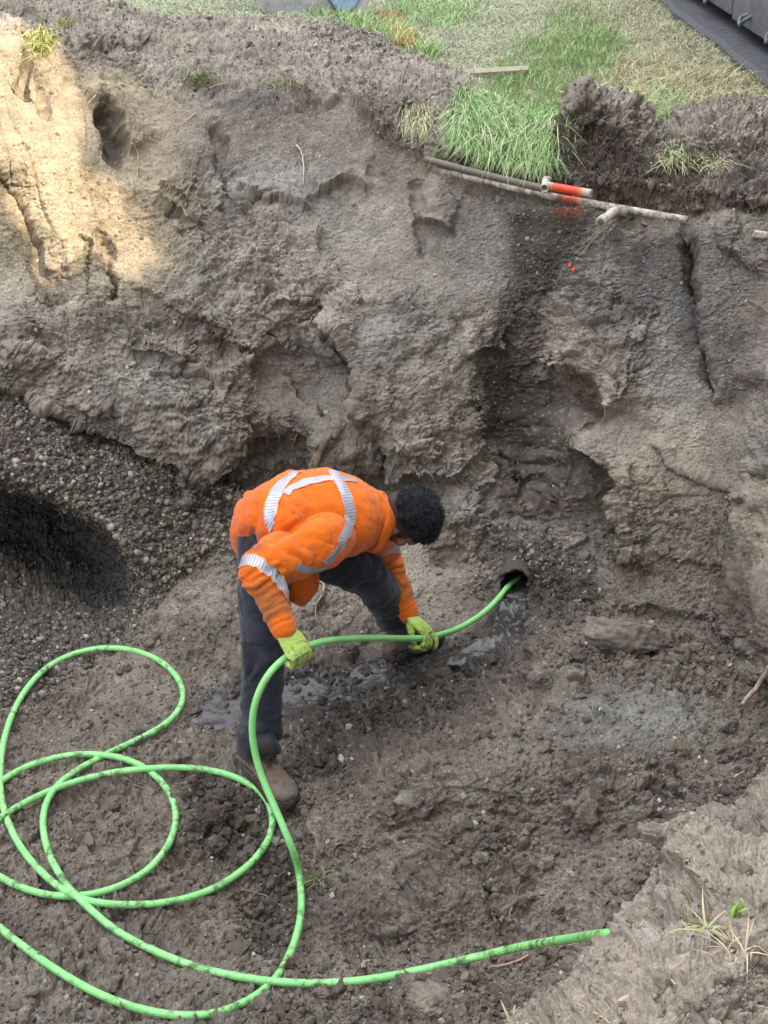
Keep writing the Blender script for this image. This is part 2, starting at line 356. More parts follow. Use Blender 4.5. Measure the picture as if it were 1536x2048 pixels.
strat = N3(3.0, 38, .5, .5, 3.2)                       # faint lying layers in the cut face
strat2 = np.abs(N3(9.0, 39, .45, .45, 2.2))
patch = sstep(-.25, .35, N3(1.7, 40))                 # rough here, planed smooth by the bucket there
drip = np.abs(perlin(gx * 16 + gz * 5, gy * 2, gz * 3.2, 41))
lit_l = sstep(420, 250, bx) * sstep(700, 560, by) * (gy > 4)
rough = .15 + .85 * patch
rough = rough * (1 - .6 * lit_l)
DSP += wall * (.06 * n_a + rough * (.06 * (n_b - .25) + .038 * (n_c - .25)) + .010 * strat + rough * .010 * (n_d - .25) + .002 * n_f + .0015 * n_g)
crack = np.exp(-(drip / .05) ** 2) * sstep(-.1, .3, N3(3.4, 68))
DSP += wall * lit_l * (.010 * (drip - .25) - .014 * crack)
tp = top * (gy < 9)
soilt = tp * (1 - Z_lawn)
DSP += soilt * (.05 * n_a + .05 * (n_b - .2) + .025 * (n_c - .2) + .007 * (n_d - .2) + .003 * (n_e - .2) + .002 * n_f)
DSP += Z_lawn * (gy < 12) * (.02 * n_a + .012 * n_c + .006 * n_d)
frough = .25 + .75 * sstep(-.2, .3, N3(2.6, 43))
DSP += floor * (.035 * n_a + frough * (.032 * (n_b - .25) + .022 * (n_c - .25) + .006 * (n_d - .25)) + .002 * n_f + .001 * n_g)
scrape = np.abs(perlin((gx * .35 - gy * .12) * 6, (gy + gx * .38) * 34, gz * 4, 44))   # bucket scrapes across the floor
DSP += floor * sstep(520, 700, bx) * .007 * (scrape - .2) * sstep(-.3, .2, N3(1.9, 45))
DSP += nearf * (.03 * n_a + .022 * (n_b - .2) + .014 * (n_c - .2) + .010 * (n_d - .2) + .007 * (n_e - .2) + .003 * n_f + .002 * n_g)
# crumbs and clods: cells of several sizes, each standing up by its own height
side_ = np.abs(N1[..., 0]) > .72; under_ = (N1[..., 2] < -.12)
ARC = np.where(under_, qy * 1.1 - qz * .6, qy * .9 + qz * 1.1)
ARC = np.where(side_, qz * 1.1, ARC); AX = np.where(side_, qy + 3.3, qx)
ux = (AX + w2x * .5 + wx * .25)[IN]; us = (ARC + w2z * .5 + wz * .25)[IN]
def put(v):
    out = np.zeros(x.shape, np.float32); out[IN] = v; return out
def crumbs(f, seed, keep=.4, sh=1.5):
    f1, f2, r, ox, oy, ta, tb = worley2(ux * f, us * f, seed)
    h = np.clip(1 - (f1 * sh) ** 2, 0, 1) ** .8 * (r > keep) * (.35 + .65 * r) * (1 + .9 * (ta * ox + tb * oy))
    return put(h * sstep(0, .10, f2 - f1)), f1, r
def facets(f, seed, ax=1., ay=1., tilt=.9):
    """broken faces: every cell is a plane with its own tilt and height, in cell units"""
    f1, f2, r, ox, oy, ta, tb = worley2(ux * f * ax, us * f * ay, seed)
    return put((ta * ox + tb * oy) * tilt + (r - .5) * .55 - .30 * sstep(.09, 0, f2 - f1))
F1_ = facets(4.6, 11, 1, 1.15); F2_ = facets(10, 12, 1, 1.25); F3_ = facets(21, 13, 1, 1.2); F4_ = facets(43, 14, 1, 1.2); F5_ = facets(85, 15)
k9, _, _ = crumbs(11, 5, .45); k1, f1a, rida = crumbs(20, 1, .4); k2, _, _ = crumbs(38, 3, .35); k3, f1c, ridc = crumbs(70, 2, .3, 1.4); k4, _, _ = crumbs(125, 4, .3, 1.3)
cm1 = sstep(-.25, .25, N3(2.9, 61)); cm2 = sstep(-.3, .2, N3(5.1, 62)); cm3 = sstep(-.2, .25, N3(4.0, 67))
smoothz = zone([(700,440),(900,430),(1010,520),(980,700),(900,820),(780,860),(730,760),(700,600)], 50) * .65
rg = np.clip(rough * (1 - smoothz), 0, 1)
DSP += wall * rg * (.055 * F1_ * cm3 + .025 * F2_ * (.2 + .8 * cm1) + .019 * F3_ * (.4 + .6 * cm3) + .012 * F4_ * (.3 + .7 * cm2) + .005 * F5_)
DSP += wall * (.0035 * F4_ + .0018 * F5_ + .003 * k3 * cm2 + .0015 * k4) + wall * rg * (.008 * k9 * cm1 + .010 * k1 * cm2)
DSP += floor * (.034 * F2_ * cm1 + .021 * F3_ * (.3 + .7 * cm1) + .010 * F4_ * (.3 + .7 * cm2) + .0045 * F5_ )
DSP += floor * (.012 * k9 * cm1 * cm3 + .013 * k1 * cm1 * cm2 + .009 * k2 * cm2 + .004 * k3 * (.3 + .7 * cm2) + .002 * k4)
DSP += soilt * (.032 * F2_ + .022 * F3_ + .012 * F4_ + .005 * F5_  + .010 * k1 + .009 * k2 + .005 * k3 + .002 * k4)
DSP += nearf * (.03 * (n_b - .2) + .022 * F2_ * cm1 + .012 * F3_ + .007 * F4_ + .0035 * F5_  + .006 * k1 * cm1 + .005 * k2 * cm2 + .0035 * k3 + .002 * k4)
sodl = zone([(690,180),(800,220),(870,270),(1000,340),(1100,345),(1120,280),(1160,220),(1330,240),(1560,210),(1560,440),(1350,420),(1150,395),(1000,365),(850,320),(760,280)], 14)
DSP += sodl * (.014 * F2_ + .012 * F3_ + .008 * F4_ + .004 * F5_ + .016 * k9 + .014 * k1 + .010 * k2 + .006 * k3)
DSP += Z_gravel * (.010 * F3_ + .006 * k2 + .009 * k3 + .004 * k4)
stone = np.zeros(x.shape); stone[IN] = ((ridc > .90) & (f1c[:] < .34)) * (.5 + .5 * np.modf(rida * 7)[0])
hm_ = 1 - np.exp(-(((bx - 1030) / 44) ** 2 + ((by - 1172) / 42) ** 2) ** 2); DSP *= hm_
DSP *= (1 - sstep(9, 14, gy))
DSP *= (gy > .2)
POS = P1 + N1 * DSP[..., None]
NRM = gnormal(POS)

# ---- colour of the ground, some sun and shade painted in
one = np.ones(bx.shape)
t1 = sstep(-.5, .5, N3(1.3, 50) + .4 * N3(6, 51)); t2 = sstep(-.4, .5, N3(2.4, 52) + .3 * N3(11, 53))
C = mixc(one[..., None] * c3('#8d8072'), c3('#a39482'), t1)
C = mixc(C, c3('#8c8a80'), .55 * t2 * wall)
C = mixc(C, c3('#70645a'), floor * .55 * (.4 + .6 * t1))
C = mixc(C, c3('#8f8b80'), floor * zone([(1150,1420),(1250,1380),(1400,1400),(1420,1470),(1300,1500),(1120,1480)], 40) * .8)  # pale lit patch on the floor, painted into the soil colour
C = mixc(C, c3('#7f7767'), floor * zone([(60,1480),(200,1400),(340,1400),(330,1520),(150,1560),(60,1560)], 50) * .5)
C = mixc(C, c3('#a6957a'), wall * sstep(480, 250, bx) * sstep(700, 450, by) * .9)  # upper left bank paler and warmer: its sunlight painted into the soil
C = mixc(C, c3('#9b8a72'), wall * sstep(900, 1000, by) * sstep(1180, 1260, bx) * .5)
humus = zone([(140,90),(300,190),(420,210),(560,190),(700,190),(780,230),(850,300),(1000,345),(1150,370),(1400,390),(1560,400),(1560,440),(1350,460),(1150,410),(1000,380),(860,345),(800,370),(700,360),(560,330),(400,330),(280,330),(190,260)], 24) * (.5 + .5 * t2)
C = mixc(C, c3('#66574a'), humus * .7 * (1 - lit_l)); C = mixc(C, c3('#4a4038'), zone([(190,190),(225,215),(250,290),(240,330),(215,310),(195,250)], 10) * .85)  # second mix paints the shade inside the small upper left hollow
C = mixc(C, c3('#968b7c'), soilt * .8); C = mixc(C, c3('#ab9f8e'), soilt * t2 * .5)
C = mixc(C, c3('#54483d'), zone([(1110,360),(1130,300),(1180,250),(1220,300),(1400,390),(1300,400),(1180,380)], 16) * .8)
wetA = zone([(1010,420),(1200,410),(1180,470),(1120,560),(1070,690),(1090,760),(1150,800),(1180,1000),(1130,1060),(1030,1040),(990,900),(960,720),(1020,560)], 22)
wetA = wetA * (.6 + .4 * t2)
C = mixc(C, c3('#453b35'), wetA * .85)
wetB = zone([(1240,470),(1400,470),(1420,640),(1380,740),(1330,640),(1280,660),(1230,650),(1250,560)], 22) * (.5 + .5 * t1)
C = mixc(C, c3('#3a363a'), wetB * .9)
wetC = zone([(1370,620),(1420,640),(1540,680),(1540,760),(1430,760)], 40) * .5
C = mixc(C, c3('#4b4446'), wetC)
damp = zone([(1095,745),(1150,740),(1195,785),(1208,850),(1150,840),(1110,800)], 10) + zone([(1150,905),(1200,935),(1230,990),(1235,1060),(1210,1130),(1160,1040)], 10) + zone([(1000,960),(1110,980),(1120,1020),(1020,1030)], 12) + zone([(890,820),(960,810),(970,880),(900,890)], 14) * .5
C = mixc(C, c3('#5f5245'), np.clip(damp, 0, 1) * .75)
C = mixc(C, c3('#9a3f1d'), zone([(1100,405),(1165,400),(1160,428),(1110,432)], 9) * .55)
dampf = zone([(560,1300),(800,1290),(1000,1270),(1060,1340),(980,1430),(800,1500),(650,1560),(560,1500)], 60) * floor
C = mixc(C, c3('#4f4740'), dampf * .75)
C = mixc(C, c3('#574f47'), zone([(1000,1100),(1080,1080),(1200,1150),(1200,1240),(1060,1250),(990,1200)], 30) * .8)
C = mixc(C, c3('#4a4542'), Z_wet * .85)
C = mixc(C, c3('#5a5148'), floor * zone([(350,1560),(560,1580),(620,1700),(600,1900),(480,1900),(540,1760),(420,1720)], 30) * .6)
C = mixc(C, c3('#6f665c'), Z_gravel * .7); C = mixc(C, c3('#3b3a3c'), Z_shade * .75)  # second mix puts the left undercut's deep shade into the colour
C = mixc(C, c3('#a09180'), nearf * .9); C = mixc(C, c3('#7a6d60'), nearf * .75 * zone([(1060,2060),(1150,1900),(1250,1840),(1330,1710),(1420,1630),(1540,1530),(1540,1560),(1440,1680),(1370,1760),(1330,1860),(1240,1900),(1170,1960),(1110,2060)], 22) * (.5 + .5 * t2))
C = mixc(C, c3('#8f8a6c'), Z_lawn * .75)
C = mixc(C, c3('#a9a39a'), stone * .8 * (1 - .7 * Z_shade))
C = C * (1 + .30 * N3(2.7, 181) + .26 * N3(8, 182) + .22 * N3(22, 183))[..., None] * (1 - .0 * lit_l[..., None])
C = np.clip(C, .01, 1); C = C * np.array([.86, .868, .89]); C = mixc(C, C * np.array([.92, .93, .955]), wall * (1 - lit_l)); C = mixc(C, C * .96, floor); C = mixc(C, C * .78, floor * (1 - .6 * nearf))  # wall outside the sunlit bank also painted darker and cooler, as shaded
C *= (.86 + .28 * sstep(-.6, .6, n_f + .5 * n_g))[..., None]
WET = np.clip(Z_wet * 1.1 + wetA * .25 + dampf * .25 + wetB * .2, 0, 1)
HOLE = ((bx - 1030) / 31) ** 2 + ((by - 1172) / 30) ** 2 < 1
# ------------------------------------------------------------------ mesh helpers
def link(o, parent=None):
    col.objects.link(o)
    if parent is not None: o.parent = parent
    return o
def tag(o, label=None, cat=None, group=None, kind=None):
    if label: o['label'] = label
    if cat: o['category'] = cat
    if group: o['group'] = group
    if kind: o['kind'] = kind
    return o
def npmesh(name, V, Fc, mat=None, parent=None, colr=None, smooth_=True, attrs=None):
    """V (n,3); Fc (m,3|4) int"""
    me = bpy.data.meshes.new(name); V = np.asarray(V, np.float32); Fc = np.asarray(Fc, np.int32)
    k = Fc.shape[1]; m = len(Fc)
    me.vertices.add(len(V)); me.vertices.foreach_set('co', V.ravel())
    me.loops.add(m * k); me.loops.foreach_set('vertex_index', Fc.ravel())
    me.polygons.add(m); me.polygons.foreach_set('loop_start', np.arange(0, m * k, k, dtype=np.int32))
    me.polygons.foreach_set('loop_total', np.full(m, k, np.int32))
    me.update(calc_edges=True)
    me.polygons.foreach_set('use_smooth', np.full(m, smooth_, bool))
    if colr is not None:
        a = me.color_attributes.new('tint', 'FLOAT_COLOR', 'POINT')
        c4 = np.ones((len(V), 4), np.float32); c4[:, :3] = colr; a.data.foreach_set('color', c4.ravel())
    for kk, vv in (attrs or {}).items():
        a = me.attributes.new(kk, 'FLOAT', 'POINT'); a.data.foreach_set('value', np.asarray(vv, np.float32).ravel())
    if mat: me.materials.append(mat)
    o = bpy.data.objects.new(name, me); link(o, parent)
    return o
class NT:
    def __init__(s, name):
        s.m = bpy.data.materials.new(name); s.m.use_nodes = True; s.t = s.m.node_tree
        s.b = s.t.nodes['Principled BSDF']
    def n(s, ty, **kw):
        nd = s.t.nodes.new(ty)
        for k, v in kw.items():
            if k.startswith('i_'): nd.inputs[k[2:].replace('_', ' ')].default_value = v
            elif k[0] == 'j' and k[1:].isdigit(): nd.inputs[int(k[1:])].default_value = v
            else: setattr(nd, k, v)
        return nd
    def l(s, a, b): s.t.links.new(a, b)
    def coord(s): return s.n('ShaderNodeTexCoord').outputs['Object']
    def noise(s, scale, detail=4, rough=.6, vec=None, dist=0):
        nd = s.n('ShaderNodeTexNoise'); nd.inputs['Scale'].default_value = scale; nd.inputs['Detail'].default_value = detail
        nd.inputs['Roughness'].default_value = rough; nd.inputs['Distortion'].default_value = dist
        s.l(vec if vec is not None else s.coord(), nd.inputs['Vector']); return nd.outputs['Fac']
    def rng(s, v, a, b, c, d):
        nd = s.n('ShaderNodeMapRange', j1=a, j2=b, j3=c, j4=d); s.l(v, nd.inputs[0]); return nd.outputs[0]
    def mix(s, f, a, b, mode='MIX'):
        nd = s.n('ShaderNodeMix', data_type='RGBA', blend_type=mode)
        for v, i in ((f, 0), (a, 6), (b, 7)):
            if isinstance(v, (int, float)): nd.inputs[i].default_value = v
            elif isinstance(v, (tuple, list, np.ndarray)): nd.inputs[i].default_value = (*[float(q) for q in v[:3]], 1)
            else: s.l(v, nd.inputs[i])
        return nd.outputs[2]
    def math(s, op, a, b=0.):
        nd = s.n('ShaderNodeMath', operation=op)
        for v, i in ((a, 0), (b, 1)):
            if isinstance(v, (int, float)): nd.inputs[i].default_value = v
            else: s.l(v, nd.inputs[i])
        return nd.outputs[0]
    def bump(s, h, dist, strength=1.):
        nd = s.n('ShaderNodeBump'); nd.inputs['Distance'].default_value = dist; nd.inputs['Strength'].default_value = strength
        s.l(h, nd.inputs['Height']); s.l(nd.outputs[0], s.b.inputs['Normal'])
    def attr(s, name): 
        nd = s.n('ShaderNodeAttribute', attribute_name=name); return nd
    def base(s, c):
        if isinstance(c, (tuple, list, np.ndarray)): s.b.inputs['Base Color'].default_value = (*[float(q) for q in c[:3]], 1)
        else: s.l(c, s.b.inputs['Base Color'])
        return s
    def set(s, **kw):
        for k, v in kw.items(): s.b.inputs[k.replace('_', ' ')].default_value = v
        return s

def soil_material():
    s = NT('soil'); at_ = s.attr('tint').outputs['Color']; w = s.attr('wet').outputs['Fac']
    n1 = s.noise(140, 5, .7); n2 = s.noise(420, 3, .7); n3 = s.noise(36, 4, .65)
    k = s.rng(n1, .3, .7, .62, 1.35); k2 = s.rng(n2, .3, .7, .75, 1.25); k3 = s.rng(n3, .3, .7, .84, 1.16)
    f = s.math('MULTIPLY', s.math('MULTIPLY', k, k2), k3)
    c = s.mix(1., at_, (1, 1, 1), 'MULTIPLY')
    vm = s.n('ShaderNodeVectorMath', operation='SCALE'); s.l(at_, vm.inputs[0]); s.l(f, vm.inputs['Scale'])
    # pale grit
    vo = s.n('ShaderNodeTexVoronoi'); vo.inputs['Scale'].default_value = 110; s.l(s.coord(), vo.inputs['Vector'])
    g1 = s.rng(vo.outputs['Distance'], .18, .26, 1., 0.); sel = s.n('ShaderNodeSeparateColor'); s.l(vo.outputs['Color'], sel.inputs[0])
    g2 = s.math('GREATER_THAN', sel.outputs[0], .86)
    gm = s.math('MULTIPLY', s.math('MULTIPLY', g1, g2), .45)
    pale = s.n('ShaderNodeVectorMath', operation='MULTIPLY_ADD'); s.l(vm.outputs[0], pale.inputs[0])
    pale.inputs[1].default_value = (1.3, 1.3, 1.3); pale.inputs[2].default_value = (.14, .13, .12)
    s.l(s.mix(gm, vm.outputs[0], pale.outputs[0]), s.b.inputs['Base Color'])
    s.l(s.rng(w, .2, .9, .95, .32), s.b.inputs['Roughness']); s.b.inputs['Specular IOR Level'].default_value = .3
    h = s.math('ADD', s.math('MULTIPLY', n1, .7), s.math('ADD', s.math('MULTIPLY', n2, .3), s.math('MULTIPLY', n3, .8)))
    h = s.math('ADD', h, s.math('MULTIPLY', gm, .3))
    s.bump(h, .0055, .7)
    return s.m
M_SOIL = soil_material()
idx = np.arange(NR * NC).reshape(NR, NC)
quads = np.stack([idx[:-1, :-1], idx[:-1, 1:], idx[1:, 1:], idx[1:, :-1]], -1).reshape(-1, 4)
hq = HOLE[:-1, :-1] & HOLE[:-1, 1:] & HOLE[1:, 1:] & HOLE[1:, :-1]
quads = quads[~hq.ravel()]
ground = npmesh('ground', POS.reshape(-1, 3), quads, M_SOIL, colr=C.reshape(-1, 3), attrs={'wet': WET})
tag(ground, kind='structure')

# visible-surface lookup: nearest terrain point on a sight line
fx, fy, fD = proj(POS[..., 0], POS[..., 1], POS[..., 2])
BW = 3.0
def _bin(a): return np.floor(a / BW).astype(int)
W_, H_ = int(1536 / BW) + 80, int(2048 / BW) + 80
bi = _bin(fx) + 40; bj = _bin(fy) + 40
ok = (bi >= 0) & (bi < W_) & (bj >= 0) & (bj < H_) & (POS[..., 1] > .8)
flat_i = np.nonzero(ok.ravel())[0]
key = (bj.ravel()[flat_i] * W_ + bi.ravel()[flat_i]); dd = fD.ravel()[flat_i]
o_ = np.lexsort((dd, key)); key = key[o_]; flat_i = flat_i[o_]
first = np.concatenate([[True], key[1:] != key[:-1]])
ZB = np.full(W_ * H_, -1, int); ZB[key[first]] = flat_i[first]
ZB = ZB.reshape(H_, W_)
# close the pin-holes where a far surface shows between two near samples
DB = np.where(ZB >= 0, fD.ravel()[ZB], 1e9)
mn = DB.copy(); src = ZB.copy()
for dj in (-1, 0, 1):
    for di in (-1, 0, 1):
        sh = np.roll(np.roll(DB, dj, 0), di, 1); shz = np.roll(np.roll(ZB, dj, 0), di, 1)
        m = sh < mn - .12; mn = np.where(m, sh, mn); src = np.where(m, shz, src)
ZB = src; DB = mn
POSF = POS.reshape(-1, 3); NRMF = NRM.reshape(-1, 3)
# a smoother normal for standing things on
def surf(px, py):
    i = int(px // BW) + 40; j = int(py // BW) + 40
    i = min(max(i, 1), W_ - 2); j = min(max(j, 1), H_ - 2)
    for r in range(0, 30):
        sub = ZB[max(j-r,0):j+r+1, max(i-r,0):i+r+1]; sub = sub[sub >= 0]
        if len(sub):
            k = sub[np.argmin(fD.ravel()[sub])] if r else sub[0]
            return Vector(POSF[k]), Vector(NRMF[k])
    return at(px, py, 4), Vector((0, 0, 1))
# ------------------------------------------------------------------ simple shapes
def frame(axis, up=Vector((0, 0, 1))):
    a = Vector(axis).normalized(); s = a.cross(up)
    if s.length < 1e-4: s = a.cross(Vector((0, 1, 0)))
    s.normalize(); return a, s, s.cross(a).normalized()
def loft(secs, n=20, cap=True):
    """secs: (centre, side_vec, up_vec) with the vectors' lengths as half sizes -> V, F (quads)"""
    V = []; Fc = []
    for c, a, b in secs:
        for i in range(n):
            t = 2 * math.pi * i / n; V.append(c + a * math.cos(t) + b * math.sin(t))
    m = len(secs)
    for k in range(m - 1):
        for i in range(n):
            j = (i + 1) % n; Fc.append((k*n+i, k*n+j, (k+1)*n+j, (k+1)*n+i))
    if cap:
        V.append(secs[0][0]); V.append(secs[-1][0]); a0 = len(V) - 2
        for i in range(0, n, 2):
            Fc.append((a0, (i+2) % n, (i+1) % n, i)); Fc.append((a0+1, (m-1)*n+i, (m-1)*n+(i+1) % n, (m-1)*n+(i+2) % n))
    return [tuple(v) for v in V], Fc
def limb(pts, rad, n=18, flat=None, up=Vector((0, 0, 1)), sub=4, ends=True):
    """tapering limb through points (Catmull-Rom), rounded ends. rad floats or (side, up)"""
    P_ = [Vector(p) for p in pts]; m = len(P_); rr = [r if isinstance(r, tuple) else (r, r) for r in rad]
    out = []; 
    for i in range(m - 1):
        p0 = P_[max(i-1, 0)]; p1 = P_[i]; p2 = P_[i+1]; p3 = P_[min(i+2, m-1)]
        for k in range(sub + (i == m - 2)):
            t = k / sub
            q = .5 * ((2*p1) + (p2-p0)*t + (2*p0-5*p1+4*p2-p3)*t*t + (3*p1-p0-3*p2+p3)*t**3)
            s = t*t*(3-2*t); out.append((q, rr[i][0]*(1-s)+rr[i+1][0]*s, rr[i][1]*(1-s)+rr[i+1][1]*s))
    tans = [(out[min(i+1, len(out)-1)][0] - out[max(i-1, 0)][0]).normalized() for i in range(len(out))]
    secs = []
    ref = up
    for i, (q, ra, rb) in enumerate(out):
        t = tans[i]; s = t.cross(ref)
        if s.length < .05: s = t.cross(Vector((0, 1, .1)))
        s.normalize(); u = s.cross(t); 
        if ends and i == 0:
            for f, g in ((.98, .25), (.8, .62), (.45, .9)): secs.append((q - t * min(ra, rb) * f, s*ra*g, u*rb*g))
        secs.append((q, s * ra, u * rb))
        if ends and i == len(out) - 1:
            for f, g in ((.45, .9), (.8, .62), (.98, .25)): secs.append((q + t * min(ra, rb) * f, s*ra*g, u*rb*g))
    return loft(secs, n)
def ball(c, ra, axes=None, n=16):
    ax = axes or (Vector((1, 0, 0)), Vector((0, 1, 0)), Vector((0, 0, 1))); ra = ra if isinstance(ra, tuple) else (ra,)*3
    secs = []
    for k in range(1, n):
        t = math.pi * k / n; secs.append((Vector(c) - ax[2] * ra[2] * math.cos(t), ax[0] * ra[0] * math.sin(t), ax[1] * ra[1] * math.sin(t)))
    return loft(secs, n + 4)
def joinp(parts):
    V = []; Fc = []
    for v, f in parts:
        o = len(V); V += [tuple(q) for q in v]; Fc += [tuple(i + o for i in q) for q in f]
    return V, Fc
def fuse(parts, voxel=.008, it=4, fac=.6):
    """one continuous skin round overlapping shapes"""
    V, Fc = joinp(parts); me = bpy.data.meshes.new('t'); me.from_pydata(V, [], Fc)
    o = bpy.data.objects.new('t', me); col.objects.link(o)
    m = o.modifiers.new('r', 'REMESH'); m.mode = 'VOXEL'; m.voxel_size = voxel
    if it: s = o.modifiers.new('s', 'SMOOTH'); s.iterations = it; s.factor = fac
    dg = bpy.context.evaluated_depsgraph_get(); ev = o.evaluated_get(dg); em = ev.to_mesh()
    nv = len(em.vertices); v = np.empty(nv * 3, np.float32); em.vertices.foreach_get('co', v)
    nl = np.empty(nv * 3, np.float32); em.vertices.foreach_get('normal', nl)
    fs = [tuple(p.vertices) for p in em.polygons]; fs = np.array([q if len(q) == 4 else q + (q[-1],) for q in fs], np.int32)
    ev.to_mesh_clear(); bpy.data.objects.remove(o); bpy.data.meshes.remove(me)
    return v.reshape(-1, 3), fs, nl.reshape(-1, 3)
def seg_param(V, a, b):
    a = np.array(a); b = np.array(b); d = b - a; L2 = d @ d
    t = (V - a) @ d / L2; tc = np.clip(t, 0, 1); r = np.linalg.norm(V - (a + tc[:, None] * d), axis=1)
    return t, r, math.sqrt(L2)
def pn(V, f, seed): return perlin(V[:, 0] * f, V[:, 1] * f, V[:, 2] * f, seed)
def bvh_of(V, Fc): return BVHTree.FromPolygons([Vector(q) for q in V.tolist()], [tuple(q) for q in Fc.tolist()])
def W(px, py, Y): return at(px, py, Y)
CAMP = Vector((0, 0, CAMZ))
def camv(x, y, z):      # direction given as right, up, towards the viewer
    return Vector((x, y * sp - z * cp, y * cp + z * sp)).normalized()
def lin(h): return tuple(float(q) for q in c3(h))

# ------------------------------------------------------------------ the worker's joints
hipR, hipL = W(528, 1080, 3.88), W(556, 1060, 3.95)
kneeR, kneeL = W(527, 1290, 3.70), W(740, 1160, 4.10)
ankR, ankL = W(520, 1492, 3.58), W(808, 1262, 4.31)
pel, waist, chest, upc, nkb = W(545, 1066, 3.86), W(588, 1038, 3.93), W(652, 1030, 3.97), W(708, 1032, 4.00), W(750, 1034, 4.02)
shR, shL = W(645, 1080, 3.79), W(745, 1052, 4.12)
elR, elL = W(521, 1138, 3.61), W(766, 1108, 4.28)
wrR, wrL = W(567, 1256, 3.50), W(817, 1228, 4.16)
hd = W(812, 1034, 4.02)
hr = camv(-.35, -.65, .67); ha = camv(.87, .12, .48); ha = (ha - hr * ha.dot(hr)).normalized(); hf = ha.cross(hr).normalized()
latT = Vector((-.38, -.85, .32)).normalized(); latP = Vector((-.10, -.95, .25)).normalized(); latW = Vector((-.22, -.92, .28)).normalized()
def tsec(c, axis, w, th, lat=latT):
    a = Vector(axis).normalized(); l = (lat - a * lat.dot(a)).normalized(); d = l.cross(a)
    return (c, l * w, d * th)
person = bpy.data.objects.new('person', None); link(person); person.location = (ankR.x, ankR.y, 0)
tag(person, 'worker in orange hi-vis shirt and dark trousers bending over to feed the green hose', 'person')
PL = Vector(person.location)
def pmesh(name, V, Fc, mat, parent=None, colr=None, attrs=None, off=True):
    V = np.asarray(V, np.float32)
    if parent is None: V = V - np.array(PL, np.float32); parent = person
    else: V = V - np.array(PL, np.float32)
    return npmesh(name, V, Fc, mat, parent, colr, attrs=attrs)

# materials of the worker
def cloth_mat(name, rough=.85, weave=900, bumpd=.0006, sheen=.2):
    s = NT(name); at_ = s.attr('tint').outputs['Color']
    n1 = s.noise(28, 4, .6); n2 = s.noise(300, 2, .5)
    k = s.math('MULTIPLY', s.rng(n1, .3, .7, .88, 1.12), s.rng(n2, .3, .7, .93, 1.07))
    vm = s.n('ShaderNodeVectorMath', operation='SCALE'); s.l(at_, vm.inputs[0]); s.l(k, vm.inputs['Scale'])
    s.base(vm.outputs[0]); s.set(Roughness=rough, Sheen_Weight=sheen, Specular_IOR_Level=.2)
    h = s.math('ADD', s.math('MULTIPLY', s.noise(weave, 2, .5), .5), s.math('MULTIPLY', s.noise(90, 3, .5), 2.5))
    s.bump(h, bumpd * 3, .7); return s.m
M_SHIRT = cloth_mat('orange_knit'); M_TROUSER = cloth_mat('dark_twill', .8); M_GLOVE = cloth_mat('knit_glove', .8)
M_LEATHER = cloth_mat('boot_leather', .75, 500)
def skin_mat():
    s = NT('skin'); n = s.noise(60, 4, .6); vm = s.n('ShaderNodeVectorMath', operation='SCALE'); s.l(s.attr('tint').outputs['Color'], vm.inputs[0]); s.l(s.rng(n, .3, .7, .85, 1.12), vm.inputs['Scale']); s.base(vm.outputs[0])
    s.set(Roughness=.55, Subsurface_Weight=.05); s.bump(s.noise(400, 2), .0006); return s.m
M_SKIN = skin_mat()
def hair_mat():
    s = NT('black_hair'); s.base(s.attr('tint').outputs['Color']); s.set(Roughness=.42, Specular_IOR_Level=.45)
    s.bump(s.noise(260, 4, .7), .004, 1.); return s.m
M_HAIR = hair_mat()
def rubber_mat(name, c, rough=.8):
    s = NT(name); n = s.noise(50, 5, .65); s.base(s.mix(s.rng(n, .45, .65, 0, .7), c, lin('#6b5d50'))); s.set(Roughness=rough)
    s.bump(s.noise(200, 3), .001); return s.m
M_SOLE = rubber_mat('boot_rubber', lin('#2b2828'))

# body: one continuous figure under the clothes
parts = [loft([tsec(pel - (waist-pel)*.3, waist-pel, .06, .04, latP), tsec(pel, waist-pel, .11, .08, latP), tsec(waist, chest-waist, .12, .09, latW), tsec(chest, upc-chest, .155, .11), tsec(upc, nkb-upc, .14, .10), tsec(nkb, nkb-upc, .06, .06)])]
nk1 = hd - ha * .085 - hf * .025
parts += [limb([upc.lerp(nkb, .4), nkb.lerp(nk1, .45), nk1, hd - hf * .02], [.065, .058, .056, .058])]
parts += [limb([hipR, kneeR, ankR], [.05, .05, .04]), limb([hipL, kneeL, ankL], [.05, .05, .04])]
parts += [limb([shR, elR, wrR], [.05, .038, .026]), limb([shL, elL, wrL], [.05, .038, .026])]
for a_, toe in ((ankR, Vector((.12, -.15, 0))), (ankL, Vector((.16, .15, 0)))):
    parts += [limb([a_ + Vector((0, 0, -.04)), a_ + toe*.55 + Vector((0, 0, -.065))], [.03, .018])]
# head: skull, jaw, nose, brow, lips, ears
parts += [ball(hd + ha * .012 - hf * .008, (.074, .095, .098), (hr, hf, ha)), ball(hd - ha * .055 + hf * .035, (.055, .055, .062), (hr, hf, ha)),
          ball(hd - ha * .095 + hf * .062, (.026, .024, .022), (hr, hf, ha)),
          limb([hd + ha*.012 + hf*.092, hd - ha*.018 + hf*.106, hd - ha*.032 + hf*.112], [.008, .011, .013]),
          ball(hd + ha * .022 + hf * .080, (.052, .014, .012), (hr, hf, ha)),
          ball(hd - ha * .062 + hf * .090, (.024, .009, .008), (hr, hf, ha))]
for sgn in (1, -1):
    e = hd + hr * sgn * .079 - ha * .030 - hf * .004
    parts += [ball(e, (.008, .018, .029), ((hr * sgn - hf * .5).normalized(), hf, ha)), ball(hd + hr*sgn*.032 + hf*.085 + ha*.004, (.013, .009, .010), (hr, hf, ha)),
              ball(hd + hr*sgn*.045 + hf*.062 - ha*.03, (.022, .022, .024), (hr, hf, ha))]
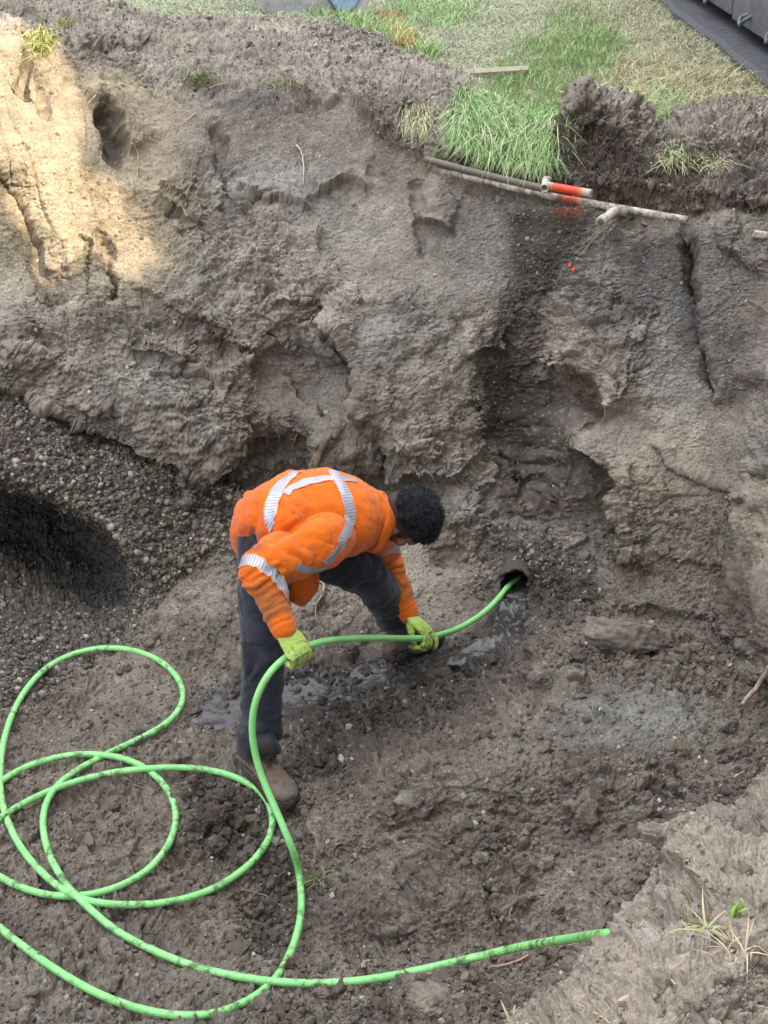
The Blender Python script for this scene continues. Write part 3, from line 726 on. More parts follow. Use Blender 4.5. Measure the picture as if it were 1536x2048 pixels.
V, Fc, Nn = fuse(parts, .0075, 2, .5)
rel = V - np.array(hd); ca, cb, cc = rel @ np.array(ha), rel @ np.array(hf), rel @ np.array(hr)
skin_c = np.tile(c3('#8a5f4b'), (len(V), 1)); fade = sstep(-.085, -.015, ca) * sstep(.055, .03, cb) * (np.linalg.norm(rel, axis=1) < .125) * (np.abs(cc) < .0755); skin_c = mixc(skin_c, c3('#1e1a18'), fade * .92); beard = sstep(-.03, -.06, ca) * sstep(0., .03, cb) * (np.linalg.norm(rel, axis=1) < .135); skin_c = mixc(skin_c, c3('#2b211d'), beard * .75)

body = pmesh('body', V, Fc, M_SKIN, colr=skin_c)

# hair: curly and thick on the crown, cropped at the sides and nape
hp = []
for k in range(150):
    t = random.uniform(0.05, 1); ph = random.uniform(0, 2*math.pi)
    c = math.sqrt(max(0, 1 - t*t)); d = hr * (math.cos(ph)*c*.080) + hf * (math.sin(ph)*c*.100) + ha * (t*.100 + .014)
    if d.dot(ha) < .030 + .25 * max(0, d.dot(hf)): continue
    hp.append(ball(hd + d, random.uniform(.010, .016), n=7))
hp.append(ball(hd + ha * .030 - hf * .004, (.078, .098, .090), (hr, hf, ha)))
Vh, Fh, Nh = fuse(hp, .0042, 1, .5)
rel = Vh - np.array(hd); ca, cb, cc = rel @ np.array(ha), rel @ np.array(hf), rel @ np.array(hr)
line = .020 + .30 * np.maximum(cb, 0) - .10 * np.maximum(-cb, 0)
cut = sstep(-.012, .022, ca - line + .010 * pn(Vh, 60, 62))
hn = np.abs(pn(Vh, 85, 60)); hn2 = np.abs(pn(Vh, 190, 61)); hn3 = np.abs(pn(Vh, 330, 63))
Vh2 = Vh + Nh * ((hn * .008 + hn2 * .006 + hn3 * .004) * cut)[:, None]
Vh2 = Vh2 - rel * ((1 - cut) * .16)[:, None]
hc = c3('#121318')[None] * (.5 + 1.2 * hn2[:, None] + .5 * hn[:, None])
hair = pmesh('hair', Vh2, Fh, M_HAIR, colr=hc)

# short curly strands that break up the outline
rh_ = np.random.default_rng(33); sel_ = np.nonzero(cut > .9)[0]; ids_ = rh_.choice(sel_, 5200); bp_ = Vh2[ids_]; bn_ = Nh[ids_] + rh_.normal(0, .35, (5200, 3)); bn_ /= np.linalg.norm(bn_, axis=1)[:, None]
tv_ = np.cross(bn_, rh_.normal(size=(5200, 3))); tv_ /= np.linalg.norm(tv_, axis=1)[:, None]; sd_ = np.cross(bn_, tv_); ln_ = rh_.uniform(.008, .016, 5200)[:, None]
ring_ = [];
for tt_ in (0, .3, .6, .85, 1.):
    a_ = tt_ * 3.6; c_ = bp_ - bn_ * .002 + bn_ * ln_ * (.75 * math.sin(a_ * .6)) + tv_ * ln_ * (.55 * (1 - math.cos(a_))) ; w_ = .00075 * (1.15 - tt_)
    ring_ += [c_ - sd_ * w_, c_ + sd_ * w_]
Vst = np.stack(ring_, 1); Fst = np.array([[2*i, 2*i+1, 2*i+3, 2*i+2] for i in range(4)])[None] + (np.arange(5200) * 10)[:, None, None]
pmesh('hair_strands', Vst.reshape(-1, 3), Fst.reshape(-1, 4), M_HAIR, parent=hair, colr=np.repeat(c3('#14151b')[None] * rh_.uniform(.5, 2.2, (5200, 1)), 10, 0))
# ---- shirt
ts = [tsec(pel - (waist-pel)*.85, waist-pel, .12, .07, latP), tsec(pel - (waist-pel)*.7, waist-pel, .160, .100, latP), tsec(pel - (waist-pel)*.35, waist-pel, .182, .132, latP), tsec(pel, waist-pel, .184, .154, latP), tsec(waist, chest-waist, .172, .156, latW), tsec(chest, upc-chest, .180, .155),
      tsec(upc, nkb-upc, .165, .130), tsec(nkb, nkb-upc, .095, .085), tsec(nkb + (nkb-upc)*.25, nkb-upc, .082, .075)]
sp_ = [loft(ts, 28)]
sr_ = [limb([shR + (upc-shR)*.45, shR, shR.lerp(elR, .5), elR, elR.lerp(wrR, .25)], [.078, .094, .084, .070, .058], n=22)]
sr_ += [limb([elR, elR.lerp(wrR, .3), elR.lerp(wrR, .75), wrR + (wrR-elR)*.02], [.060, .056, .046, .040], n=22)]
sp_ += [limb([shL + (upc-shL)*.35, shL, elL, elL.lerp(wrL, .35)], [.085, .08, .062, .054], n=22), limb([elL, elL.lerp(wrL, .35), elL.lerp(wrL, .8), wrL], [.058, .053, .043, .038], n=22)]
# loose front hem hanging below the belly
sp_ += [loft([(W(588, 1110, 3.93), Vector((.055, .0, 0)), Vector((0, .10, .02))), (W(590, 1150, 3.92), Vector((.080, .01, 0)), Vector((0, .10, 0))), (W(600, 1176, 3.91), Vector((.062, .01, -.008)), Vector((0, .085, 0))), (W(603, 1194, 3.91), Vector((.026, .0, -.004)), Vector((0, .06, 0)))], 20)]
sp_ += [limb([nkb + latT*.085 - (nkb-upc)*.1 + Vector((.0,0,-.02)), nkb + Vector((0.01, 0, .075)), nkb - latT*.08 + Vector((0, 0, .0))], [.024, .022, .024])]
V, Fc, Nn = fuse(sp_, .0055, 3, .6)
Vr_, Fr_, Nr_ = fuse(sr_, .0055, 3, .6); ntor = len(V)
Fc = np.concatenate([Fc, Fr_ + ntor]); V = np.concatenate([V, Vr_]); Nn = np.concatenate([Nn, Nr_]); isarm = np.arange(len(V)) >= ntor
disp = np.zeros(len(V))
def sleeve_folds(a, b, amp, f, r0):
    global disp
    t, r, L_ = seg_param(V, a, b); m = (t > -.15) & (t < 1.05) & (r < r0)
    rel = V - np.array(a); fold = np.abs(perlin(t * f + pn(V, 14, 71) * .7, pn(V, 9, 72) * .8, t * 0, 70))
    disp = np.where(m, disp + amp * 1.35 * (fold * 2 - .35) * sstep(1.05, .9, t) * sstep(-.15, .1, t), disp)
sleeve_folds(elR, wrR, .0062, 8, .075); sleeve_folds(elL, wrL, .0062, 8, .07)
sleeve_folds(shR, elR, .006, 3, .12)
tt, rr_, _ = seg_param(V, pel, upc)
far = ~isarm & (seg_param(V, elL, wrL)[1] > .07)
foldT = np.abs(perlin(V[:, 0] * 16 + V[:, 2] * 6 + pn(V, 5, 75), V[:, 1] * 3, V[:, 2] * 4, 76)) 
foldU = np.abs(perlin(V[:, 0] * 7 + pn(V, 6, 77) * .8, V[:, 1] * 9 + V[:, 2] * 9, V[:, 2] * 3, 78))
foldW = np.abs(perlin(V[:, 0] * 30 + V[:, 2] * 18 + pn(V, 9, 83), V[:, 1] * 7, V[:, 2] * 9, 84))
disp += far * (.013 * (foldT - .25) * sstep(.8, .2, tt) + .005 * (foldU - .25) + .009 * (foldW - .2) * sstep(.9, .3, tt) + .003)
disp += .0035 * (np.abs(pn(V, 24, 85)) - .2)
nrk, rk, _ = seg_param(V, upc.lerp(nkb, .5), nkb + (nkb-upc)*.3)
cf = np.abs(np.sin(nrk * 7 + pn(V, 10, 79) * 1.2)); disp += (rk < .14) * (nrk > -.2) * far * .006 * (cf - .5)
# the armpit and the gathered waist
for (px_, py_, Y_, px2, py2, Y2, w_, am) in ((560,1068,3.75, 610,1040,3.74,.011,.014),(545,1085,3.7, 600,1052,3.7,.010,.012),(520,1010,3.8,500,1110,3.7,.012,.010),(545,1000,3.8,535,1100,3.68,.010,.009),(655,1130,3.8,700,1085,3.76,.010,.008),(668,1098,3.78,664,1060,3.72,.008,.007)):
    p1 = W(px_, py_, Y_); p2 = W(px2, py2, Y2); u1 = ray((px_+px2)/2, (py_+py2)/2)
    ax_, ay_, _ = proj(V[:, 0], V[:, 1], V[:, 2]); d_ = np.array((px2-px_, py2-py_), float); l2 = d_ @ d_
    t_ = np.clip(((ax_-px_)*d_[0] + (ay_-py_)*d_[1]) / l2, 0, 1); q_ = np.hypot(ax_-px_-t_*d_[0], ay_-py_-t_*d_[1]) / 590
    vis_ = (Nn @ np.array(-ray(600, 1050))) > 0
    disp -= am * np.exp(-(q_ / w_) ** 2) * vis_ * np.sin(np.pi * np.clip(t_, .08, .92))
V = V + Nn * disp[:, None]
tR, rR, _ = seg_param(V, elR, wrR); tL, rL, _ = seg_param(V, elL, wrL)
fore = np.maximum(sstep(.05, .35, tR) * (rR < .085), sstep(.05, .35, tL) * (rL < .08)); cuff = np.maximum(sstep(.82, .86, tR) * (rR < .07), sstep(.82, .86, tL) * (rL < .07))
O = c3('#e0690f'); sc = np.tile(O, (len(V), 1)) 
dn = sstep(-.1, .5, pn(V, 9, 80) + .5 * pn(V, 28, 81))
sc = mixc(sc, c3('#a8602f'), fore * (.6 + .4 * dn) * (1 - .8 * cuff)); sc = mixc(sc, c3('#d9611b'), .5 * dn * sstep(1.2, .2, seg_param(V, shR, elR)[1] / .11))
sc = mixc(sc, c3('#d8500c'), .35 * sstep(.15, -.2, tt) * far)
sx_, sy_, _ = proj(V[:, 0], V[:, 1], V[:, 2])
sm = sstep(.1, .5, pn(V, 34, 82) + .3) * np.exp(-((sx_-505)/26)**2 - ((sy_-1085)/34)**2) * .8
sc = mixc(sc, c3('#4a2a17'), np.clip(sm, 0, 1))
shirt = pmesh('shirt', V, Fc, M_SHIRT, colr=sc)
SB = bvh_of(V, Fc); SBA = bvh_of(V, Fc[(Fc >= ntor).all(1)])
nax = (nk1 - nkb).normalized(); nax = (nax + (nkb-upc).normalized()*.6).normalized(); ka = (latT - nax * latT.dot(nax)).normalized(); kb = ka.cross(nax).normalized()
if kb.z > 0: kb = -kb
Vk_ = []; Fk_ = []; nth, nph = 56, 12; kc = nkb + nax * .002
for i in range(nth):
    th = 2*math.pi*i/nth; dr = ka * math.cos(th) + kb * math.sin(th); front = max(0, math.sin(th)); r0 = .083 + .012 * front + .003 * math.sin(th*5 + 1); c_ = kc + dr * r0 * (1, 1)[0] - nax * .028 * front
    for k in range(nph):
        p_ = 2*math.pi*k/nph; fold = .004 * math.sin(p_*3 + th*2) ; Vk_.append(c_ + dr * (.013 + fold) * math.cos(p_) + nax * (.030 + .008*math.sin(th*3)) * math.sin(p_) + dr * .010 * -math.sin(p_))
for i in range(nth):
    for k in range(nph): Fk_.append((i*nph+k, i*nph+(k+1) % nph, ((i+1) % nth)*nph+(k+1) % nph, ((i+1) % nth)*nph+k))
pmesh('collar', [tuple(q) for q in Vk_], Fk_, M_SHIRT, parent=shirt, colr=np.tile(c3('#e0690f'), (len(Vk_), 1)))

# reflective tape
def tape_mat():
    s = NT('reflective_tape'); a = s.attr('along').outputs['Fac']; b = s.attr('across').outputs['Fac']
    st = s.math('SINE', s.math('ADD', s.math('MULTIPLY', a, 620.), s.math('MULTIPLY', b, 2.2)))
    c = s.mix(s.rng(st, .55, .9, 0., 1.), lin('#b4b3bf'), lin('#77777f'))
    edge = s.math('ABSOLUTE', b); c = s.mix(s.rng(edge, .78, .84, 0., 1.), c, lin('#f07a3c'))
    c = s.mix(s.rng(s.noise(40, 4, .6), .5, .75, 0., .5), c, lin('#8d8078'))
    s.base(c); s.set(Roughness=.38, Metallic=.25, Specular_IOR_Level=.6); return s.m
M_TAPE = tape_mat()
def ribbon(name, pts_n, width, closed=False, off=.0028, na=7, B=None):
    SB_ = B or SB
    """pts_n: list of points on the shirt; the strip is laid on the cloth"""
    Pn = [p for p in pts_n]; m = len(Pn)
    for _ in range(2): Pn = [Pn[i] if (not closed and i in (0, m-1)) else (Pn[(i-1) % m] + Pn[i]*2 + Pn[(i+1) % m]) / 4 for i in range(m)]
    Vv = []; al = []; ac = []; acc = 0
    for i in range(m):
        a = Pn[(i-1) % m] if closed or i > 0 else Pn[0]; b = Pn[(i+1) % m] if closed or i < m-1 else Pn[-1]
        T = (b - a).normalized(); q, nr, _, _ = SB_.find_nearest(Pn[i]); S = nr.cross(T).normalized()
        if i: acc += (Pn[i] - Pn[i-1]).length
        for k in range(na):
            f = k / (na - 1) * 2 - 1; p = q + S * f * width / 2
            h, n2, _, _ = SB_.find_nearest(p + nr * .008); Vv.append(h + (n2 * .5 + nr * .5).normalized() * off); al.append(acc); ac.append(f)
    Ff = []
    for i in range(m if closed else m - 1):
        j = (i + 1) % m
        for k in range(na - 1): Ff.append((i*na+k, i*na+k+1, j*na+k+1, j*na+k))
    return pmesh(name, [tuple(v) for v in Vv], Ff, M_TAPE, parent=shirt, attrs={'along': al, 'across': ac})
def cam_hits(pp, step=5):
    out = []
    for a, b in zip(pp, pp[1:]):
        n = max(2, int(math.hypot(b[0]-a[0], b[1]-a[1]) / step))
        for i in range(n):
            x_ = a[0] + (b[0]-a[0])*i/n; y_ = a[1] + (b[1]-a[1])*i/n
            d = Vector(ray(x_, y_)).normalized(); h = SB.ray_cast(CAMP, d)
            if h[0] is not None: out.append(h[0])
    return out
def ring_hits(c, axis, n=64, rmax=.2, B=None):
    a, s, u = frame(axis); out = []
    for i in range(n):
        t = 2*math.pi*i/n; d = s*math.cos(t) + u*math.sin(t); h = (B or SB).ray_cast(c, d, rmax)
        if h[0] is not None: out.append(h[0])
    return out
TW = .050
ribbon('reflective_tape', cam_hits([(664,936),(676,955),(690,985),(700,1020),(699,1052),(682,1090),(665,1112),(645,1132)]), TW)
ribbon('reflective_tape', cam_hits([(712,962),(688,957),(651,956),(613,963),(584,977),(565,992)]), .034)
ribbon('reflective_tape', cam_hits([(604,934),(580,952),(557,977),(544,1008),(541,1038),(549,1060)]), TW)
ribbon('reflective_tape', cam_hits([(592,1132),(610,1139),(632,1141),(652,1137)]), .034)
ribbon('reflective_tape', ring_hits(elR - (shR-elR)*.03 + (wrR-elR)*.15, ((wrR-elR).normalized()*.42 + (elR-shR).normalized()*.9), 48, rmax=.2, B=SBA), .044, True, B=SBA)
ribbon('reflective_tape', ring_hits(elL + (wrL-elL)*.02, (wrL-elL), 48), .042, True)

# ---- trousers
tp_ = [loft([tsec(pel - (waist-pel)*.8, waist-pel, .10, .08, latP), tsec(pel - (waist-pel)*.6, waist-pel, .15, .12, latP), tsec(pel, waist-pel, .155, .13, latP), tsec(waist, waist-pel, .14, .11, latP)], 24)]
tp_ += [limb([hipR + Vector((0,0,.02)), hipR.lerp(kneeR, .5), kneeR, kneeR.lerp(ankR, .6), ankR + Vector((-.004, 0, .02))], [.088, .086, .074, .071, .071], n=24, ends=True)]
tp_ += [limb([hipL, hipL.lerp(kneeL, .5), kneeL, kneeL.lerp(ankL, .6), ankL + Vector((0, 0, .03))], [.11, .09, .072, .064, .058], n=24)]
V, Fc, Nn = fuse(tp_, .007, 3, .6)
disp = np.zeros(len(V))
for a, b, am in ((hipR, kneeR, .008), (kneeR, ankR, .010), (hipL, kneeL, .011), (kneeL, ankL, .012)):
    t, r, _ = seg_param(V, a, b); m = (t > -.05) & (t < 1.12) & (r < .11)
    fold = np.abs(perlin(t * 3.5 + pn(V, 7, 91) * 1.6, pn(V, 5, 92) * 2.2, t * 0, 93)); fine = np.abs(perlin(t * 6 + pn(V, 13, 94) * 1.8, pn(V, 11, 95) * 2, t*0, 96))
    disp = np.where(m, am * 1.3 * (fold * 2 - .4) + am * .9 * (fine - .2) + .010 * sstep(.7, 1.0, t) * (np.abs(perlin(t * 14, pn(V, 7, 99), t*0, 90)) - .2) * (b in (ankR, ankL)), disp)
V = V + Nn * disp[:, None]
axn = np.array((waist - pel).normalized()); tq_ = (V - np.array(pel)) @ axn / (waist - pel).length
rax = np.linalg.norm((V - np.array(pel)) - (tq_ * (waist - pel).length)[:, None] * axn, axis=1); dh_ = np.linalg.norm(V - np.array(hipR), axis=1)
tpx, tpy, _ = proj(V[:, 0], V[:, 1], V[:, 2])
for i in np.nonzero(((tq_ > -.70) & (dh_ < .19)) | ((tq_ > -.35) & (rax < .19)) | ((tpx < 556) & (tpy < 1072)))[0]:
    h, n2, _, dd_ = SB.find_nearest(Vector(V[i].tolist()))
    sd = (Vector(V[i].tolist()) - h).dot(n2)
    if sd > -.016 and dd_ < .14: V[i] = h - n2 * .018
tc_ = np.tile(c3('#262833'), (len(V), 1)); dn = sstep(0, .6, pn(V, 7, 97) + .4 * pn(V, 26, 98))
tc_ = mixc(tc_, c3('#45434a'), .4 * dn); low = sstep(.35, .05, V[:, 2]); tc_ = mixc(tc_, c3('#6b6054'), .35 * low * dn)
trousers = pmesh('trousers', V, Fc, M_TROUSER, colr=tc_)

# ---- boots
def boot(ank, fwd, ground_z, tilt=0., label=None):
    f = Vector(fwd).normalized(); f.z = tilt; f.normalize(); s = f.cross(Vector((0, 0, 1))).normalized(); u = s.cross(f)
    o = Vector((ank.x, ank.y, ground_z)) - f * .02
    def p(x, y, z): return o + f*x*.93 + s*y*.95 + u*z
    def sec(x, w, h0, h1, lean=0): return (p(x, 0, (h0+h1)/2), s*w, u*(h1-h0)/2 + f*lean)
    up_ = loft([sec(-.072, .024, .03, .075), sec(-.062, .036, .02, .11), sec(-.03, .041, .02, .13), sec(.03, .042, .02, .125), sec(.08, .044, .02, .098), sec(.13, .046, .02, .076), sec(.175, .046, .02, .068), sec(.205, .037, .022, .060), sec(.222, .022, .026, .052)], 22)
    sh_ = loft([(p(-.01, 0, .06), s*.042, f*.056), (p(-.012, 0, .12), s*.043, f*.054), (p(-.016, 0, .18), s*.047, f*.055), (p(-.018, 0, .205), s*.05, f*.058)], 22)
    tongue = loft([(p(.06, 0, .11), s*.026, f*.014), (p(.042, 0, .16), s*.03, f*.012), (p(.045, 0, .205), s*.032, f*.008)], 12)
    Vb, Fb, Nb_ = fuse([up_, sh_, tongue], .0045, 2, .5)
    Vb = Vb + Nb_ * (.004 * (np.abs(pn(Vb, 30, 101)) - .2) + .0015 * pn(Vb, 90, 102))[:, None]
    q = (Vb - np.array(o)) @ np.array(f)
    cc_ = np.tile(c3('#6a5546'), (len(Vb), 1)); mud = sstep(-.15, .35, pn(Vb, 22, 103) + .5 * pn(Vb, 70, 104))
    cc_ = mixc(cc_, c3('#7c7167'), .75 * mud); cc_ = mixc(cc_, c3('#4c3c31'), .7 * sstep(.3, .6, pn(Vb, 40, 105) + .2)); cc_ = mixc(cc_, c3('#6a625a'), .75 * sstep(.12, .19, q + .02 * pn(Vb, 40, 106)))
    b = pmesh('boot', Vb, Fb, M_LEATHER, colr=cc_)
    so = []
    ns = 26
    prof = [(-.078, .0), (-.07, .03), (-.03, .042), (.03, .040), (.09, .046), (.14, .055), (.18, .054), (.21, .042), (.23, .0)]
    ring = [(x, w) for x, w in prof] + [(x, -w) for x, w in prof[-2:0:-1]]
    Vs = []; m = len(ring)
    for zz, g in ((-.004, .96), (.002, 1.), (.024, 1.0), (.03, .97)):
        for x, w in ring: Vs.append(tuple(p((x-.07)*g+.07, w*g, zz)))
    Fs = [(k*m+i, k*m+(i+1) % m, (k+1)*m+(i+1) % m, (k+1)*m+i) for k in range(3) for i in range(m)]
    Vs.append(tuple(p(.07, 0, -.004))); Vs.append(tuple(p(.07, 0, .03)))
    for i in range(m): Fs.append((4*m, (i+1) % m, i, i)); Fs.append((4*m+1, 3*m+i, 3*m+(i+1) % m, 3*m+(i+1) % m))
    pmesh('sole', Vs, Fs, M_SOLE, parent=b)
    lc = []
    for k in range(6):
        x = .098 - k * .012 - (k > 3) * .0; z = .098 + k * .0185; w = .024
        lc.append(limb([p(x, -w, z), p(x + .006, 0, z + .012), p(x - .002, w, z + .012)], [.0024]*3, n=6, sub=3))
        lc.append(limb([p(x, w, z), p(x + .006, 0, z + .010), p(x - .002, -w, z + .012)], [.0024]*3, n=6, sub=3))
    Vl, Fl = joinp(lc); pmesh('lace', Vl, Fl, M_SOLE, parent=b)
    return b
boot(ankR + Vector((.0, -.01, 0)), (.60, -.80, 0), -.005)
boot(ankL + Vector((-.0, .0, 0)), (.74, .62, 0), .0)

# ---- gloves: palm, four fingers and a thumb closed on the hose
def glove(wr, palm_dir, across, curls, thumb, scale=1., spread=.0):
    """local frame x = towards the fingers, y = thumb side, z = back of the hand"""
    X = Vector(palm_dir).normalized(); Y_ = Vector(across); Y_ = (Y_ - X * Y_.dot(X)).normalized(); Z_ = Vector(palm_dir).cross(Y_).normalized()
    if Z_.dot(CAMP - wr) < 0: Z_ = -Z_
    def p(x, y, z): return wr + (X*x + Y_*y + Z_*z) * scale
    P_ = [loft([(p(-.035, 0, 0), Y_*.031*scale, Z_*.024*scale), (p(-.02, 0, 0), Y_*.034*scale, Z_*.026*scale), (p(.0, 0, 0), Y_*.033*scale, Z_*.024*scale), (p(.03, .002, 0), Y_*.041*scale, Z_*.022*scale), (p(.07, 0, .002), Y_*.045*scale, Z_*.020*scale), (p(.092, 0, 0), Y_*.041*scale, Z_*.016*scale)], 20)]
    tips = []
    for i, (ln, cu) in enumerate(zip((.074, .084, .078, .060), curls)):
        y0 = .031 - .0205 * i; b = p(.088, y0, .0); ang = 0; cur = b; pts_ = [p(.07, y0, 0), b]
        for sgl, c in zip((.46, .31, .23), cu):
            ang += R(c); dv = X * math.cos(ang) - Z_ * math.sin(ang) + Y_ * spread * (1.5 - i) * .1
            cur = cur + dv * ln * sgl * scale * 1.12; pts_.append(cur)
        P_.append(limb(pts_, [.0108*scale, .0108*scale, .0103*scale, .0096*scale, .0088*scale], n=12, up=Z_, sub=3)); tips.append((pts_[-2], pts_[-1]))
    tpts = [p(*q) for q in thumb]; P_.append(limb(tpts, [.017*scale, .0135*scale, .012*scale, .0105*scale], n=12, up=Z_, sub=3)); tips.append((tpts[-2], tpts[-1]))
    Vg, Fg, Ng = fuse(P_, .0028, 2, .5)
    Vg = Vg + Ng * (.0018 * (np.abs(pn(Vg, 60, 111)) - .2))[:, None]
    rel = (Vg - np.array(wr)) / scale; zz = rel @ np.array(Z_); xx = rel @ np.array(X); nz = Ng @ np.array(Z_)
    g = np.tile(c3('#a9c25c'), (len(Vg), 1)); g = mixc(g, c3('#c3d67a'), sstep(0, .5, pn(Vg, 25, 112)))
    dirt = sstep(.05, .35, pn(Vg, 70, 113) + .5 * pn(Vg, 160, 114)) * sstep(.03, .07, xx)
    g = mixc(g, c3('#5f6b3c'), .65 * dirt)
    palm = sstep(.15, -.35, nz + .15 * pn(Vg, 60, 115)) * sstep(-.005, .01, xx)
    g = mixc(g, c3('#2e2f2e'), palm * .92)
    for a, b in tips:
        t, r, _ = seg_param(Vg, a, b); g = mixc(g, c3('#383a35'), .75 * sstep(.1, .8, t) * (r < .02))
    bandm = np.exp(-((xx + .012) / .005) ** 2) * .6; g = mixc(g, c3('#6f7a7c'), bandm)
    return pmesh('glove', Vg, Fg, M_GLOVE, colr=g)
hsR0, hsR1 = W(566, 1314, 3.47), W(612, 1290, 3.53)
glove(wrR + (wrR-elR)*.05, camv(.55, -.80, .10), (hsR1-hsR0), ((62,70,40), (66,72,42), (66,74,42), (66,74,44)), ((.015,.022,-.008), (.045,.045,-.026), (.068,.040,-.048), (.082,.020,-.056)), 1.02)
hsL0, hsL1 = W(836, 1277, 4.06), W(886, 1268, 4.22)
glove(wrL + (wrL-elL)*.04, camv(.70, -.66, .22), (hsL0-hsL1), ((58,62,30), (52,58,30), (44,50,28), (18,34,24)), ((.02,.02,-.008), (.05,.042,-.026), (.075,.038,-.045), (.09,.02,-.052)), 1.04, 1.)
# ------------------------------------------------------------------ hose
def catmull(P_, step):
    out = []; m = len(P_)
    for i in range(m - 1):
        p0 = P_[max(i-1, 0)]; p1 = P_[i]; p2 = P_[i+1]; p3 = P_[min(i+2, m-1)]
        n = max(2, int((p2 - p1).length / step))
        for k in range(n):
            t = k / n; out.append(.5 * ((2*p1) + (p2-p0)*t + (2*p0-5*p1+4*p2-p3)*t*t + (3*p1-p0-3*p2+p3)*t**3))
    out.append(P_[-1]); return out
def tube(P_, r, n=12, rfun=None, caps=True):
    up = Vector((0, 0, 1)); secs = []; prev = None
    for i, q in enumerate(P_):
        t = (P_[min(i+1, len(P_)-1)] - P_[max(i-1, 0)]).normalized()
        if prev is None: s = t.cross(up); s = s.normalized() if s.length > .05 else Vector((1, 0, 0))
        else: s = (prev - t * prev.dot(t)).normalized()
        prev = s; u = s.cross(t); rr = rfun(i / max(1, len(P_)-1)) if rfun else r; secs.append((q, s * rr, u * rr))
    return loft(secs, n, caps)
HR = .0112
def gp(px, py, lift=0.):         # a point lying on the ground, hose radius above it
    q, n = surf(px, py); return Vector((q.x, q.y, q.z + HR + lift))
coil = [(598,1745),(604,1800),(597,1860),(570,1930),(528,1982),(470,2016),(400,2033),(330,2030),(250,2010),(170,1975),(90,1925),(30,1880),(-25,1835),(-75,1780),(-95,1720),
        (-80,1660),(-45,1610),(0,1562),(50,1533),(100,1516),(160,1507),(225,1511),(280,1528),(322,1560),(348,1600),(355,1645),(340,1690),(305,1735),(255,1768),(200,1787),(140,1795),(75,1788),(20,1766),(-30,1735),
        (-62,1700),(-45,1668),(0,1636),(50,1604),(120,1573),(200,1549),(290,1537),(380,1535),(450,1546),(505,1570),(538,1600),(549,1640),(538,1685),(500,1730),(450,1767),(385,1795),(320,1808),(260,1811),(200,1808),(150,1795),(105,1765),(55,1715),(22,1660),(3,1600),(0,1535),
        (10,1470),(35,1405),(75,1350),(125,1315),(185,1297),(245,1296),(300,1310),(345,1340),(368,1375),(366,1410),(345,1440),(300,1468),(240,1495),(180,1525),(125,1558),(95,1595),(84,1640),(90,1685),(110,1735),(145,1785),(185,1822),(230,1862),(290,1893),(350,1920),(420,1942),(500,1958),(580,1966),(660,1967),(750,1958),(850,1938),(950,1915),(1050,1892),(1150,1876),(1215,1868)]
cpts = [gp(*c) for c in coil]
# the free hose is stiff: its height follows the ground only loosely
zz_ = np.array([p.z for p in cpts]); zs_ = zz_.copy()
for _ in range(6): zs_[1:-1] = (zs_[:-2] + 2 * zs_[1:-1] + zs_[2:]) / 4
zs_ = np.maximum(zs_ + .006, zz_ - .004)
# raise later strands where they cross earlier ones
def onray(c, zt):     # same measured spot, at height zt
    d = ray(*c); t = (zt - CAMZ) / d[2]; return Vector((d[0]*t, d[1]*t, zt))
cpts = [onray(c, z_) for c, z_ in zip(coil, zs_)]
air = [W(1046,1150,4.98), W(1016,1172,4.76), W(992,1203,4.62), W(955,1235,4.48), W(915,1258,4.34), W(886,1268,4.22), W(860,1274,4.13), W(836,1277,4.05), W(800,1277,3.96), W(750,1276,3.84), W(700,1277,3.73), W(655,1281,3.62), W(630,1285,3.57), W(612,1290,3.53), W(588,1302,3.49), W(566,1314,3.45), W(540,1338,3.42), W(518,1375,3.40), (W(505,1420,3.385)), W(502,1465,3.37), W(510,1515,3.35), W(527,1565,3.32), W(550,1615,3.27), W(572,1665,3.22), W(588,1705,3.18)]
air[-1].z = max(air[-1].z, cpts[0].z)
yt = cpts[-1].y; tail = [W(1262, 1866, yt + .01), W(1300, 1872, yt + .02), W(1335, 1885, yt + .02)]
hp_ = catmull(air + cpts + tail, .018)
nA = len(catmull(air, .018))
hq_ = []
for i, q in enumerate(hp_):
    if i > nA - 14:
        a, b, _ = proj(q.x, q.y, q.z); g = surf(float(a), float(b))[0]
        if (g - q).length < .12 and i < len(hp_) - 22:
            need = (g - CAMP).length - (q - CAMP).length       # ground must lie behind the hose
            lift = max(0., HR * .45 - need); q = q + (CAMP - q).normalized() * min(lift, .05)
    hq_.append(q)
for _ in range(16): hq_ = [hq_[0]] + [(hq_[i-1] + hq_[i]*2 + hq_[i+1]) / 4 for i in range(1, len(hq_)-1)] + [hq_[-1]]
hp_ = hq_
Vv, Fv = tube(hp_, HR, 14)
hz = NT('green_hose'); n1 = hz.noise(7, 5, .7); n2 = hz.noise(38, 5, .75); n3 = hz.noise(2.2, 2)
mud = hz.math('MULTIPLY', hz.rng(n2, .46, .58, 0., 1.), hz.rng(n1, .42, .58, .1, 1.))
cc_ = hz.mix(hz.rng(n1, .35, .65, 0, 1), lin('#84d37b'), lin('#9fe492'))
cc_ = hz.mix(hz.rng(n1, .52, .68, 0., .45), cc_, lin('#7f9a58'))
geo = hz.attr('air').outputs['Fac']
mudm = hz.math('MULTIPLY', mud, hz.rng(geo, 0, 1, .85, .12))
hz.base(hz.mix(mudm, cc_, lin('#3f3a2f'))); hz.set(Roughness=.42, Specular_IOR_Level=.4); hz.bump(n2, .0008)
LA = len(catmull(air, .018)); airf = np.repeat((np.arange(len(hp_)) < LA).astype(float), 14); airf = np.concatenate([airf, [1, 0]])
h0 = np.array(hp_[0])
hose = npmesh('hose', np.array(Vv), Fv, hz.m, attrs={'air': airf})
tag(hose, 'long bright green hose looping over the pit floor and into the buried pipe', 'hose')

